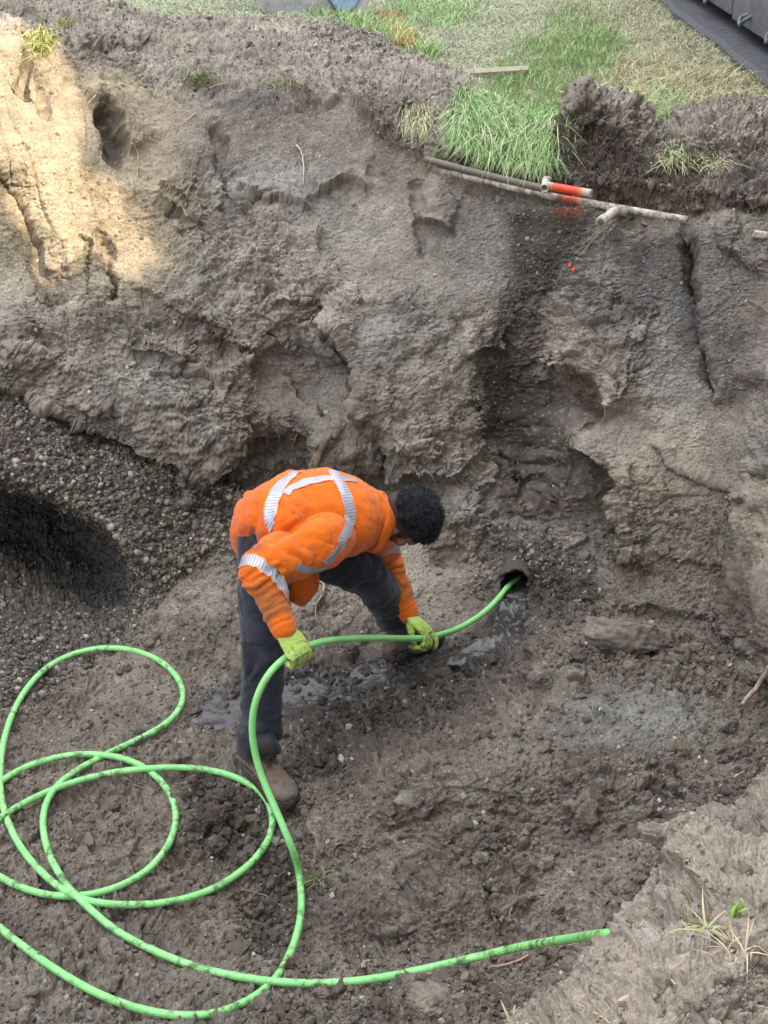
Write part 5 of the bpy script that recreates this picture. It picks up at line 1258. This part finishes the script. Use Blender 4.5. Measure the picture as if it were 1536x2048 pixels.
# scattered, uncountable: pebbles, crumbs
def gather(weight, N, seed, facing=True):
    r_ = np.random.default_rng(seed); w = (weight * CLEAR * (fx > -150) * (fx < 1690) * (fy > -120) * (fy < 2180) * (POS[..., 1] > .9) * (POS[..., 1] < 13.5)).ravel()
    area = (fD.ravel() ** 2)
    cumw = np.cumsum(w * area); k = np.searchsorted(cumw, r_.random(N) * cumw[-1]); return np.unique(k)
TMPL = [rock_shape(1, 40 + i, (1, 1, 1), .22, 9) for i in range(10)]; TMPR = [rock_shape(1, 60 + i, (1, 1, 1), .08, 2) for i in range(8)]
TMPB = [rock_shape(2, 80 + i, (1, 1, 1), .22, 14) for i in range(8)]
def scatter(name, k, sizes, colors, tm, kind_label, cat, mat, seed, flatt=(.5, .95), sink=.25, sm=True):
    r_ = np.random.default_rng(seed); n = len(k); Vs = []; Fs = []; Cs = []; off = 0
    which = r_.integers(0, len(tm), n); 
    for t in range(len(tm)):
        ids = k[which == t]; m = len(ids)
        if not m: continue
        v, f = tm[t]; sz = sizes(r_, m); sc = np.stack([sz, sz * r_.uniform(.65, 1, m), sz * r_.uniform(*flatt, m)], 1)
        ang = r_.uniform(0, 2*math.pi, m); N_ = NRMF[ids]; 
        up = N_ * .75 + np.array([0, 0, .35]) + r_.normal(0, .18, (m, 3)); up /= np.linalg.norm(up, axis=1)[:, None]
        ref = np.stack([np.cos(ang), np.sin(ang), np.sin(ang * 3) * .4], 1); a = np.cross(up, ref); a /= np.linalg.norm(a, axis=1)[:, None] + 1e-9; b = np.cross(up, a)
        L_ = v[None] * sc[:, None]; Wd = L_[..., 0:1] * a[:, None] + L_[..., 1:2] * b[:, None] + L_[..., 2:3] * up[:, None] + (POSF[ids] + up * (sc[:, 2] * (1 - 2 * sink))[:, None])[:, None]
        Vs.append(Wd.reshape(-1, 3)); Fs.append((f[None] + (np.arange(m) * len(v))[:, None, None] + off).reshape(-1, 3)); off += m * len(v)
        cc = colors(r_, m, ids); Cs.append(np.repeat(cc, len(v), 0))
    o = npmesh(name, np.concatenate(Vs), np.concatenate(Fs), mat, colr=np.concatenate(Cs), smooth_=sm); tag(o, kind_label, cat, kind='stuff'); return o
def cvar(base, sd=.16): 
    def f(r_, m, ids): return np.clip(c3(base)[None] * (1 + r_.normal(0, sd, (m, 1))) * (1 + r_.normal(0, .03, (m, 3))), .01, .9)
    return f
def fromground(mul=1., sd=.14, pale=.0):
    def f(r_, m, ids):
        g = C.reshape(-1, 3)[ids] * mul * (1 + r_.normal(0, sd, (m, 1))); pp = (r_.random(m) < pale)[:, None]; return np.clip(np.where(pp, c3('#a8a297')[None] * (1 + r_.normal(0, .15, (m, 1))), g), .01, .9)
    return f
lnz = lambda lo, hi, s=.45: (lambda r_, m: np.clip(lo * np.exp(np.abs(r_.normal(0, s, m))), lo*.6, hi))
cl_area = floor * (.15 + .85 * frough)
piles = zone(  [(380,1560),(560,1580),(620,1640),(590,1760),(600,1900),(520,1960),(460,1880),(520,1760),(470,1720),(380,1700)], 20) * 4 + zone([(480,1930),(760,1940),(820,2048),(480,2048)], 30) * 3 + zone([(930,1600),(1080,1600),(1080,1700),(940,1690)], 20) * 2.2 + zone([(640,1370),(880,1300),(960,1340),(860,1480),(660,1480)], 25) * 1.6 + zone([(850,1930),(1100,1890),(1100,2048),(850,2048)], 25) * 2.5 + zone([(1080,1260),(1420,1270),(1480,1380),(1300,1370),(1120,1340)], 25) * 2 + zone([(540,1540),(700,1500),(700,1600),(580,1620)], 20) * 2 + zone([(930,1050),(1150,1060),(1200,1240),(1080,1200),(940,1180)], 25) * 2.5
sodz = zone([(1110,350),(1120,290),(1160,225),(1230,215),(1330,240),(1560,210),(1560,430),(1350,410),(1150,375)], 8) + .5 * zone([(690,180),(800,220),(870,260),(860,320),(760,260)], 8)
scatter('loose_clods', gather(floor * (.10 + .3 * frough) + piles * (floor + .6 * wall) + .5 * sodz + .12 * soilt + .12 * nearf, 3200, 1), lnz(.009, .032, .6), fromground(.92, .14, .02), TMPB, 'loose clods of earth strewn over the pit floor', 'clods', M_CLOD, 1, (.55, .9), .35, False)
scatter('soil_crumbs', gather(floor * (.2 + .6 * frough) + piles * .8 * (floor + .5*wall) + .6 * nearf + .6 * soilt + .12 * wall * patch + 2.2 * sodz, 44000, 2), lnz(.0032, .013, .6), fromground(1.0, .16, .035), TMPL, 'fine crumbs of earth covering pit floor and banks', 'crumbs', M_CLOD, 2, (.6, .95), .2, False)
scatter('gravel', gather(Z_gravel * (1 - .5 * Z_shade) * sstep(.45, .2, NB[..., 2]*0 + .2), 22000, 3), lnz(.0045, .021, .6), (lambda r_, m, ids: np.where((Z_shade.reshape(-1)[ids] > .5)[:, None], cvar('#47474a', .3)(r_, m, ids), np.where((r_.random(m) < .26)[:, None], cvar('#8f897f', .2)(r_, m, ids), cvar('#62594f', .24)(r_, m, ids)))), TMPR, 'grey gravel slope and heap at the left of the pit', 'gravel', M_STONE, 3, (.5, .9), .3)  # stones in the left undercut carry its shade in their colour
gbank = zone([(600,70),(680,62),(780,100),(800,150),(700,120),(640,100)], 10) * 6 + zone([(540,120),(640,110),(650,150),(560,170)], 14)
peb = wall * .25 + soilt * .4 + floor * .12 + nearf * .2 + gbank * 6 + zone([(960,1050),(1130,1050),(1150,1180),(1060,1160)], 20) * 3 + zone([(850,1050),(960,1060),(980,1160),(880,1120)], 20) * 1.2 + zone([(200,500),(350,500),(420,900),(200,820)], 40) * .5 + zone([(380,880),(480,960),(480,1130),(300,1180),(330,1000)], 20)*2.0
scatter('pebbles', gather(peb, 7500, 4), lnz(.0032, .014, .5), (lambda r_, m, ids: np.where((r_.random(m) < .35)[:, None], cvar('#aca69a', .14)(r_, m, ids), cvar('#857b70', .2)(r_, m, ids))), TMPR, 'pebbles stuck in the cut banks and lying on the floor', 'pebbles', M_STONE, 4, (.5, .9), .35)

cob = zone([(960,1060),(1120,1050),(1150,1170),(1060,1160)], 14) * 5 + gbank * 5 + zone([(850,1060),(950,1070),(960,1150),(880,1120)], 14) * 2 + wall * .10 + zone([(250,620),(420,620),(560,880),(330,880)], 40) * .35 + floor * .05 + zone([(1340,1960),(1536,1960),(1536,2060),(1340,2060)], 20)
scatter('earth_lumps', gather(piles * floor + floor * .10 + .06 * nearf, 300, 6), lnz(.017, .046, .35), fromground(.85, .12, 0), [rock_shape(3, 120 + i, (1, 1, 1), .3, 16) for i in range(6)], 'lumps of dark earth heaped on the pit floor', 'lumps', M_CLOD, 6, (.6, .85), .4, False)
scatter('cobbles', gather(cob, 420, 5), lnz(.010, .026, .4), (lambda r_, m, ids: cvar('#8f887c', .2)(r_, m, ids)), TMPR, 'larger rounded stones set in the bank round the drain pipe and along the spoil edge', 'stones', M_STONE, 5, (.5, .85), .4)

# ------------------------------------------------------------------ roots and sticks, each one its own thing
rm_ = NT('root_bark'); rm_.base(rm_.attr('tint').outputs['Color']); rm_.set(Roughness=.8); rm_.bump(rm_.noise(160, 4), .003)
def root(pts, r, colr, label, cat='root', group='roots hanging from the cut bank', name='root', off=.008, rtip=.35, branches=()):
    P_ = []
    for i, q in enumerate(pts):
        g, nn_ = surf(q[0], q[1]); d = (CAMP - g).normalized(); P_.append(g + d * (off + (q[2] if len(q) > 2 else 0)))
    r_ = random.Random(sum(map(ord, label))); pp = catmull(P_, .012)
    pp = [p + Vector((r_.gauss(0, 1), r_.gauss(0, 1), r_.gauss(0, 1))) * min(r, .005) * .3 for p in pp]
    rf = lambda f: r * (1 - (1 - rtip) * f); parts = [tube(pp, r, 7, rf)]
    for (f0, dx, dy, ln) in branches:
        b = pp[int(f0 * (len(pp)-1))]; Db = b.y * cp + (CAMZ - b.z) * sp; e = b + camv(dx, -dy, .25) * ln * Db / F; mid = b.lerp(e, .5) + Vector((r_.gauss(0, .004), 0, r_.gauss(0, .006)))
        parts.append(tube(catmull([b, mid, e], .01), r*.6, 6, lambda f: r * (.6 - .35*f)))
    Vr, Fr = joinp(parts); o0 = pp[0]; Vr = np.array(Vr) - np.array(o0); cc = c3(colr)[None] * (.8 + .4 * sstep(-.4, .4, perlin(Vr[:, 0]*60, Vr[:, 1]*60, Vr[:, 2]*60, 160)))[:, None]
    o = npmesh(name, Vr, Fr, rm_.m, colr=cc); o.location = o0; tag(o, label, cat, group); return o
root([(662,868),(648,885),(640,905),(632,930)], .0135, '#7d6a55', 'thick broken root sticking down behind the worker\'s back', off=.03, rtip=.8)
root([(640,1160),(650,1172),(646,1190),(634,1200),(631,1220),(634,1242)], .0065, '#a08f7c', 'crooked pale root on the bank just below the shirt hem', off=.02)
root([(258,280),(272,300),(276,315),(275,360)], .0045, '#b39a78', 'forked tan root dangling left of the upper bank', branches=((.45, .8, .5, 22),))
root([(592,288),(602,305),(607,330),(608,370)], .0042, '#c2ae92', 'single pale root hanging in the middle of the upper bank')
root([(190,190),(170,212)], .0045, '#bda888', 'short stub of pale root by the dark hollow', off=.02)
root([(392,225),(378,235),(364,246)], .004, '#b09c80', 'short pale root sticking out below the grass tuft on the bank', off=.02)
root([(235,55),(180,100),(120,130),(60,150)], .0042, '#8b7358', 'long twig slanting across the sunlit top of the left bank', 'twig', None, 'twig', off=.03, branches=((.4, -.9, .3, 26), (.6, -.7, -.6, 20)))
root([(500,842),(515,865),(528,890),(530,930),(524,960)], .0045, '#7c6552', 'long thin root hanging left above the worker', branches=((.5, -.5, .9, 30), (.7, .4, .9, 26)))
root([(560,870),(552,888),(546,906)], .004, '#937c62', 'little root in the dark hollow above the worker')
root([(592,868),(590,880),(580,888)], .0035, '#c0a987', 'pale forked rootlet beside the thick root', branches=((.4, -1, -.1, 18), (.7, .2, 1, 12)))
root([(478,970),(470,988),(462,1000)], .0035, '#8c7a67', 'thin root low on the bank left of the worker', branches=((.5, .5, .8, 20),))
root([(110,1015),(125,1030),(120,1052),(135,1060)], .004, '#8f7f69', 'curled root hanging over the lip of the dark hollow', branches=((.3, -.9, .5, 22), (.6, .8, .6, 20)))
root([(150,1010),(170,1040),(165,1062)], .0038, '#857560', 'second root on the lip of the hollow, a hand right of the curled one', branches=((.5, .9, .5, 26),))
root([(205,1050),(212,1070),(208,1090)], .0035, '#95856d', 'root at the right end of the hollow lip', branches=((.4, -.8, .6, 18),))
root([(20,985),(35,1000),(60,1010)], .0035, '#84745f', 'root at the left end of the hollow lip', branches=((.4, .3, 1, 18),))
root([(1212,452),(1190,475),(1168,500),(1160,510)], .0028, '#a58f74', 'hair-thin root running down from the pipe tee', off=.015)
root([(955,1140),(940,1165),(928,1190)], .0028, '#9d8b72', 'thin root on the bank left of the drain pipe')
root([(1448,1205+40),(1440,1272),(1433,1305)], .006, '#6c5849', 'dark twig standing up from the rubble at the right', 'twig', None, 'twig', off=.03, branches=((.05, .9, -.5, 18),))
root([(1541,1330),(1515,1368),(1482,1408)], .0095, '#a08a7e', 'stout pink-grey stick propped at the right edge of the pit', 'stick', None, 'stick', off=.07, rtip=.75)
root([(980,1932),(1025,1925),(1065,1905),(1110,1892),(1155,1888)], .0045, '#a5826b', 'reddish root curving under the hose by the near heap', 'root', None, off=.012)
root([(482,1780),(520,1786),(550,1800),(572,1815)], .0045, '#8a7060', 'bent brown root inside the hose loop near the crossing', 'root', None, off=.01)
root([(282,1626),(315,1642),(350,1660)], .003, '#7c6455', 'thin twig lying inside the left hose loop', 'twig', None, 'twig', off=.006)
root([(1185,1630+150),(1210,1800),(1225,1815)], .0035, '#8d7765', 'short twig on the flank of the near heap', 'twig', None, 'twig', off=.006)
root([(1365,1782),(1380,1802),(1385,1830)], .0055, '#6d5a4c', 'brown splinter of wood on the near heap', 'splinter', None, 'splinter', off=.008, rtip=.8)
root([(1158,2008),(1190,2022),(1215,2040)], .003, '#c1a68c', 'pale rootlet low on the near heap', 'root', None, off=.008)
root([(1318,1948),(1340,1958),(1352,1968)], .0028, '#d0bda2', 'curled pale rootlet in the middle of the near heap', 'root', None, off=.008)
root([(1468,1552),(1480,1545),(1490,1540)], .003, '#b7a68c', 'dry stalk on the crest of the near heap', 'stalk', None, 'stalk', off=.02)
# dead leaf by the bank top
q, _ = surf(380, 98); lf = NT('dead_leaf'); lf.base(lf.mix(lf.noise(60), lin('#7c4530'), lin('#9c6248'))).set(Roughness=.7)
Vl = [(-.03, 0, 0), (-.015, .014, .006), (.01, .016, .012), (.034, 0, .004), (.012, -.015, .010), (-.014, -.013, .004), (0, 0, .002)]
o = npmesh('dead_leaf', Vl, [(6, 0, 1, 1), (6, 1, 2, 2), (6, 2, 3, 3), (6, 3, 4, 4), (6, 4, 5, 5), (6, 5, 0, 0)], lf.m); o.location = q + Vector((0, -.02, .015)); o.rotation_euler = (.9, .5, 1.2); tag(o, 'red-brown dead leaf lying on the spoil bank near the top', 'leaf')
# orange paint flecks on the face
om = NT('orange_paint'); om.base(lin('#f2581b')).set(Roughness=.6)
for (px, py, w_, h_, lb) in ((1138, 530, 9, 15, 'upper of the two orange paint flecks on the cut face'), (1146, 540, 10, 15, 'lower of the two orange paint flecks on the cut face')):
    q, nr = surf(px, py); k = fD.ravel()[0] * 0 + (q.y*cp + (CAMZ-q.z)*sp) / F; v, f = rock_shape(2, px, (w_*k/2, .012, h_*k/2), .5)
    o = npmesh('paint_fleck', v, f, om.m); o.location = q + nr * .004; tag(o, lb, 'paint fleck')

# ------------------------------------------------------------------ grass
gm = NT('grass_blade'); gm.base(gm.attr('tint').outputs['Color']); gm.set(Roughness=.65, Specular_IOR_Level=.25, Subsurface_Weight=.0)
def blades(ids_pos, nrm, length, lean, width, colors, droop, seed, segs=4):
    """pos (n,3), direction of lean (n,3); returns V,F,C"""
    r_ = np.random.default_rng(seed); n = len(ids_pos); up = nrm; L_ = length; t = np.linspace(0, 1, segs + 1)
    side = np.cross(lean, up) + r_.normal(0, .25, (n, 3)); side /= np.linalg.norm(side, axis=1)[:, None] + 1e-9
    Vb = []
    for i, tt_ in enumerate(t):
        p = ids_pos + up * (L_ * (tt_ - droop * tt_ ** 2.2))[:, None] + lean * (L_ * (tt_ ** 1.6))[:, None]
        w_ = width * (1 - tt_ ** 2.5 * .92)
        Vb.append(p - side * w_[:, None]); Vb.append(p + side * w_[:, None])
    Vb = np.stack(Vb, 1); m = Vb.shape[1]; base = (np.arange(n) * m)[:, None, None]
    q = np.array([[2*i, 2*i+1, 2*i+3, 2*i+2] for i in range(segs)])[None] + base
    return Vb.reshape(-1, 3), q.reshape(-1, 4), np.repeat(colors, m, 0)
def grass_patch(mask, N, seed, ln, width, cols, lean_dir=None, lean_sd=.6, droop=.3, lift=.0):
    k = gather(mask, N, seed); r_ = np.random.default_rng(seed + 5); n = len(k); pos = POSF[k] + r_.normal(0, .004, (n, 3)) * np.array([1, 1, 0]); up = np.tile(np.array([0, 0, 1.]), (n, 1)) * .9 + NRMF[k] * .25 + r_.normal(0, .12, (n, 3))
    lean = r_.normal(0, lean_sd, (n, 3)) * np.array([1, 1, .15])
    if lean_dir is not None: lean = lean + np.array(lean_dir)
    L_ = np.clip(ln * (1 + r_.normal(0, .3, n)), ln*.3, ln*2); ci = r_.choice(len(cols), n, p=[c[1] for c in cols]); cb = np.array([c3(c[0]) for c in cols])[ci] * (1 + r_.normal(0, .12, (n, 1)))
    return blades(pos - up * .004, up, L_, lean, np.full(n, width), np.clip(cb, .01, .9), np.full(n, droop) + r_.uniform(-.1, .15, n), seed + 9)
def merge(name, lst, label, cat, kind=None, group=None):
    V = []; Fq = []; Cq = []; o_ = 0
    for v, f, c in lst: V.append(v); Fq.append(f + o_); Cq.append(c); o_ += len(v)
    V = np.concatenate(V); o0 = V[0].copy(); o = npmesh(name, V - (0 if kind else o0), np.concatenate(Fq), gm.m, colr=np.concatenate(Cq)); 
    if not kind: o.location = o0
    tag(o, label, cat, group, kind); return o
G1 = [('#86a862', .36), ('#a8c384', .32), ('#658a50', .10), ('#c9c6a2', .22)]; G2 = [('#b7a982', .45), ('#cabf9c', .3), ('#7b8a5a', .15), ('#8f8264', .10)]; G3 = [('#8a9c7a', .42), ('#a5ad8c', .25), ('#c0b99c', .33)]
OR = [('#f0591f', .7), ('#f28a55', .3)]
lush = zone([(905,250),(960,200),(1050,110),(1130,40),(1200,50),(1230,100),(1200,180),(1150,230),(1130,290),(1110,345),(1000,330),(910,300)], 45)
edge = zone([(905,215),(960,195),(1100,230),(1140,260),(1110,350),(1000,335),(905,305)], 8)
lushB = zone([(600,30),(650,45),(760,85),(860,130),(880,110),(760,40),(700,40),(640,30)], 10); lushC = zone([(1250,200),(1330,185),(1370,215),(1340,240),(1270,232)], 8); lushD = zone([(820,-40),(1000,-20),(900,60),(780,30)], 24)
straw = zone([(1150,230),(1250,120),(1330,130),(1540,170),(1560,205),(1340,235),(1250,225)], 20); matted = Z_lawn * (1 - lush) * (1 - straw)
orz = zone([(758,32),(775,38),(800,70),(825,95),(820,106),(795,100),(775,70)], 4)
far_ = (gy > 6.9) * (gy < 12.5)
L_ = [grass_patch(Z_lawn * (1 - lush*.7) * (1-straw) * (1-lushB*.6) * (1-orz), 34000, 31, .05, .0022, G3, None, 1.0, .65), grass_patch(straw * 1., 9000, 32, .065, .0020, G2, None, .9, .6), grass_patch(matted * zone([(1000,-100),(1330,-100),(1540,150),(1300,140),(1200,60)], 30), 5000, 33, .05, .002, G2, None, .9, .6),
      grass_patch(lush * (.3 + .7*sstep(-.3,.3,perlin(gx*5, gy*5, gz, 170))), 11000, 34, .065, .0018, G1, (0, -.25, 0), .45, .3), grass_patch(edge, 7500, 35, .12, .0018, G1, (-.05, -.65, -.35), .42, .8), grass_patch(lushB, 4200, 36, .075, .0024, G1, None, .5, .3), grass_patch(lushC, 1500, 37, .06, .0022, G1, None, .6, .3),
      grass_patch(lushD, 3500, 38, .06, .0024, G1, None, .6, .35), grass_patch(orz, 4200, 39, .05, .0028, OR, None, .8, .5)]
merge('lawn_grass', L_, 'lawn of green and straw-coloured grass along the top of the pit', 'grass', 'stuff')
def tuft(px, py, rx, ry, N, ln, cols, label, seed, lean=(0, -.3, 0), sd=.5, droop=.4, width=.0022, name='grass_tuft'):
    m = np.exp(-((fx - px) / rx) ** 2 - ((fy - py) / ry) ** 2) * (np.abs(fx-px) < 1.5*rx) * (np.abs(fy-py) < 1.5*ry)
    g0 = surf(px, py)[0]; m = m * (np.abs(POS[..., 1] - g0.y) < .35)
    merge(name, [grass_patch(m, N, seed, ln, width, cols, lean, sd, droop)], label, 'grass tuft')
GS = [('#a8a55e', .45), ('#c3bd7c', .3), ('#7f8a48', .25)]
tuft(84, 92, 16, 20, 420, .11, GS, 'sunlit yellow-green tuft on top of the left bank', 51, (0, -.5, -.2), .4, .6)
tuft(400, 165, 24, 12, 260, .06, [('#7f9066', .6), ('#a79f7e', .4)], 'thin green tuft on the face of the spoil bank', 52, (.3, -.3, 0))
tuft(582, 176, 24, 8, 120, .06, [('#98956c', .6), ('#b3a684', .4)], 'sparse dry tuft on the bank beside the pale stone', 53)
tuft(835, 245, 22, 20, 420, .10, [('#a3a57c', .6), ('#c0b994', .4)], 'pale tuft drooping over the bank left of the pipes', 54, (0, -.6, -.4), .25, .8)
tuft(1350, 315, 26, 20, 420, .085, [('#9ba878', .5), ('#c5bf98', .5)], 'green and straw tuft on the dark sod at the right', 55, (0, -.5, -.3), .4, .6)
tuft(1415, 330, 26, 16, 260, .075, [('#a9ab80', .4), ('#c9c19c', .6)], 'straw-coloured tuft right of the green one on the sod', 56, (.1, -.5, -.3), .4, .6)
tuft(132, 55, 12, 8, 60, .07, GS, 'few dry blades on the top edge of the left bank', 57)
tuft(632, 1765, 18, 10, 70, .06, [('#6f7a50', .7), ('#8f8a6a', .3)], 'dull green sprig beside the falling hose', 58)
tuft(1400, 1862, 26, 7, 50, .042, [('#b9b287', .6), ('#8da062', .4)], 'pale dry grass plant on the near heap', 59, (0, -.2, 0), .9, .5)
tuft(1470, 1830, 16, 6, 14, .03, [('#86a850', 1.)], 'few fresh green leaves behind the dry grass plant on the near heap', 60, (0, -.1, 0), .6, .4, .0035)
tuft(1030, 2040, 30, 6, 14, .035, [('#b3a87c', .6), ('#98a468', .4)], 'dry blades at the very bottom of the near heap', 61, (.4, 0, 0), .5, .6)
tuft(1465, 1905, 26, 8, 60, .035, [('#c0ad8c', 1.)], 'patch of straw roots right of the dry grass plant', 62, (0, -.1, 0), .9, .7, .0016)
# dark fibrous roots under the sod
fib = zone([(1110,300),(1150,250),(1250,260),(1450,330),(1540,350),(1540,420),(1350,400),(1180,370)], 10) + zone([(700,190),(790,260),(850,300),(860,330),(780,290),(700,240)], 10) + zone([(170,80),(270,90),(270,125),(180,120)], 8) + zone([(585,190),(650,190),(650,240),(600,240)], 8)
merge('root_fibres', [grass_patch(fib * (gy > 4.5), 5200, 71, .045, .0009, [('#5b463a', .5), ('#8b7460', .35), ('#3a2c25', .15)], (0, -.4, -.5), .45, 1.2), grass_patch((wall + floor * .15 + nearf * .6) * .3, 2600, 72, .03, .0007, [('#8b7866', .5), ('#b5a48c', .5)], (0, -.3, -.3), .9, 1.0)], 'fine root fibres hanging from the torn sod and banks', 'roots', 'stuff')
# ------------------------------------------------------------------ added unseen tree behind the photographer: its crown is shaped to leave sun only on the left bank
LIT = [[(-900,-300),(-300,-400),(-60,-60),(20,25),(112,85),(135,180),(165,300),(208,355),(302,465),(328,510),(290,538),(200,515),(110,528),(85,480),(120,430),(55,330),(10,280),(-60,260),(-500,250)],
       [(-300,420),(-60,395),(20,405),(50,440),(72,500),(60,535),(-20,525),(-300,560)]]
CDIST = 10.5; ccen = Vector((.3, 4.4, .8)) + SUN_DIR * CDIST
ca_, cs_, cu_ = frame(SUN_DIR)
lp = []
for poly in LIT:
    w_ = []
    for (a, b) in poly:
        if 0 <= a <= 1536 and 0 <= b: q = surf(a, b)[0]
        else: q = at(a, min(max(b, 20), 1500), 6.0)
        w_.append(((q - ccen).dot(cs_), (q - ccen).dot(cu_)))
    lp.append(np.array(w_))
def inside(poly, x, y):
    c = np.zeros(np.shape(x), bool); n = len(poly)
    for i in range(n):
        (x0, y0), (x1, y1) = poly[i], poly[(i+1) % n]
        if y0 != y1: c ^= ((y >= min(y0, y1)) & (y < max(y0, y1))) & (x < x0 + (y - y0) * (x1 - x0) / (y1 - y0))
    return c
def polydist(poly, x, y):
    best = np.full(np.shape(x), 1e9); n = len(poly)
    for i in range(n):
        a = poly[i]; b = poly[(i+1) % n]; d = b - a; t = np.clip(((x-a[0])*d[0] + (y-a[1])*d[1]) / (d @ d), 0, 1)
        best = np.minimum(best, np.hypot(x-a[0]-t*d[0], y-a[1]-t*d[1]))
    return best
ar = np.random.default_rng(21)
NL = 30000
lx = ar.uniform(-7.5, 7.5, NL); ly = ar.uniform(-6.5, 6.5, NL); ld = ar.uniform(-.7, .7, NL); ls = ar.uniform(.16, .30, NL)
keep = np.ones(NL, bool)
for poly in lp:
    ins_ = inside(poly, lx, ly); pd = polydist(poly, lx, ly); keep &= ~ins_ & (pd > ls * .6)
small = ~keep & False
# finer leaves close to the gap's rim give it a crisp, ragged outline
NL2 = 16000; lx2 = ar.uniform(-7.5, 7.5, NL2); ly2 = ar.uniform(-6.5, 6.5, NL2); ls2 = ar.uniform(.05, .09, NL2); k2_ = np.ones(NL2, bool); mind = np.full(NL2, 9.)
for poly in lp:
    pd = polydist(poly, lx2, ly2); k2_ &= ~inside(poly, lx2, ly2); mind = np.minimum(mind, pd)
k2_ &= mind < .35
LX = np.concatenate([lx[keep], lx2[k2_]]); LY = np.concatenate([ly[keep], ly2[k2_]]); LD = np.concatenate([ld[keep], ar.uniform(-.4, .4, k2_.sum())]); LS = np.concatenate([ls[keep], ls2[k2_]])
r2 = (LX / 7.5) ** 2 + (LY / 6.5) ** 2; m_ = r2 < 1.0; LX, LY, LD, LS = LX[m_], LY[m_], LD[m_], LS[m_]
n = len(LX); cen = np.array(ccen) + LX[:, None] * np.array(cs_) + LY[:, None] * np.array(cu_) + LD[:, None] * np.array(ca_)
nrm_ = np.array(ca_) + ar.normal(0, .45, (n, 3)); nrm_ /= np.linalg.norm(nrm_, axis=1)[:, None]
t1_ = np.cross(nrm_, ar.normal(size=(n, 3))); t1_ /= np.linalg.norm(t1_, axis=1)[:, None]; t2_ = np.cross(nrm_, t1_)
q4 = [(-1, 0, 0), (-.2, -.55, .12), (1, 0, -.1), (-.2, .55, .12)]
Vt = np.stack([cen + LS[:, None] * (a * t1_ + b * t2_ + c * nrm_) for a, b, c in q4], 1).reshape(-1, 3)
# keep the crown off the ground and out of the picture
zmin = Vt.reshape(-1, 4, 3)[:, :, 2].min(1); Ft = np.arange(n * 4).reshape(-1, 4); Ft = Ft[zmin > 2.2]
sm_ = NT('leaf'); sm_.base(sm_.mix(sm_.noise(1.5), lin('#3c5a24'), lin('#55702f'))).set(Roughness=.6)
blocker = bpy.data.objects.new('added_sun_blocker', None); link(blocker); tb = Vector((ccen.x + 1.5, ccen.y - 2.5, 1.4)); blocker.location = tb
tag(blocker, 'added unseen leafy tree standing behind the photographer and shading the pit', 'blocker')
npmesh('leaf_screen', Vt - np.array(tb), Ft, sm_.m, blocker, smooth_=False)
bk = NT('bark'); bk.base(bk.mix(bk.noise(8), lin('#4a3d32'), lin('#6d5c4b'))).set(Roughness=.9)
tr = [limb([tb, tb + Vector((-.1, .1, 2)), tb + Vector((-.5, .8, 4.2)), ccen], [.38, .3, .22, .12])]
for k in range(9):
    a = k * .7; e = ccen + cs_ * math.cos(a) * 5.2 + cu_ * math.sin(a) * 4.2
    if any(inside(p_, np.array([(e-ccen).dot(cs_) * f]), np.array([(e-ccen).dot(cu_) * f]))[0] for p_ in lp for f in (.3, .5, .7, .9, 1)): continue
    if e.z < 2.5: continue
    tr.append(limb([tb + Vector((-.4, .6, 3.6)), ccen.lerp(e, .4), e], [.16, .09, .03], n=10))
Vk, Fk = joinp(tr); npmesh('blocker_trunk', np.array(Vk) - np.array(tb), Fk, bk.m, blocker)
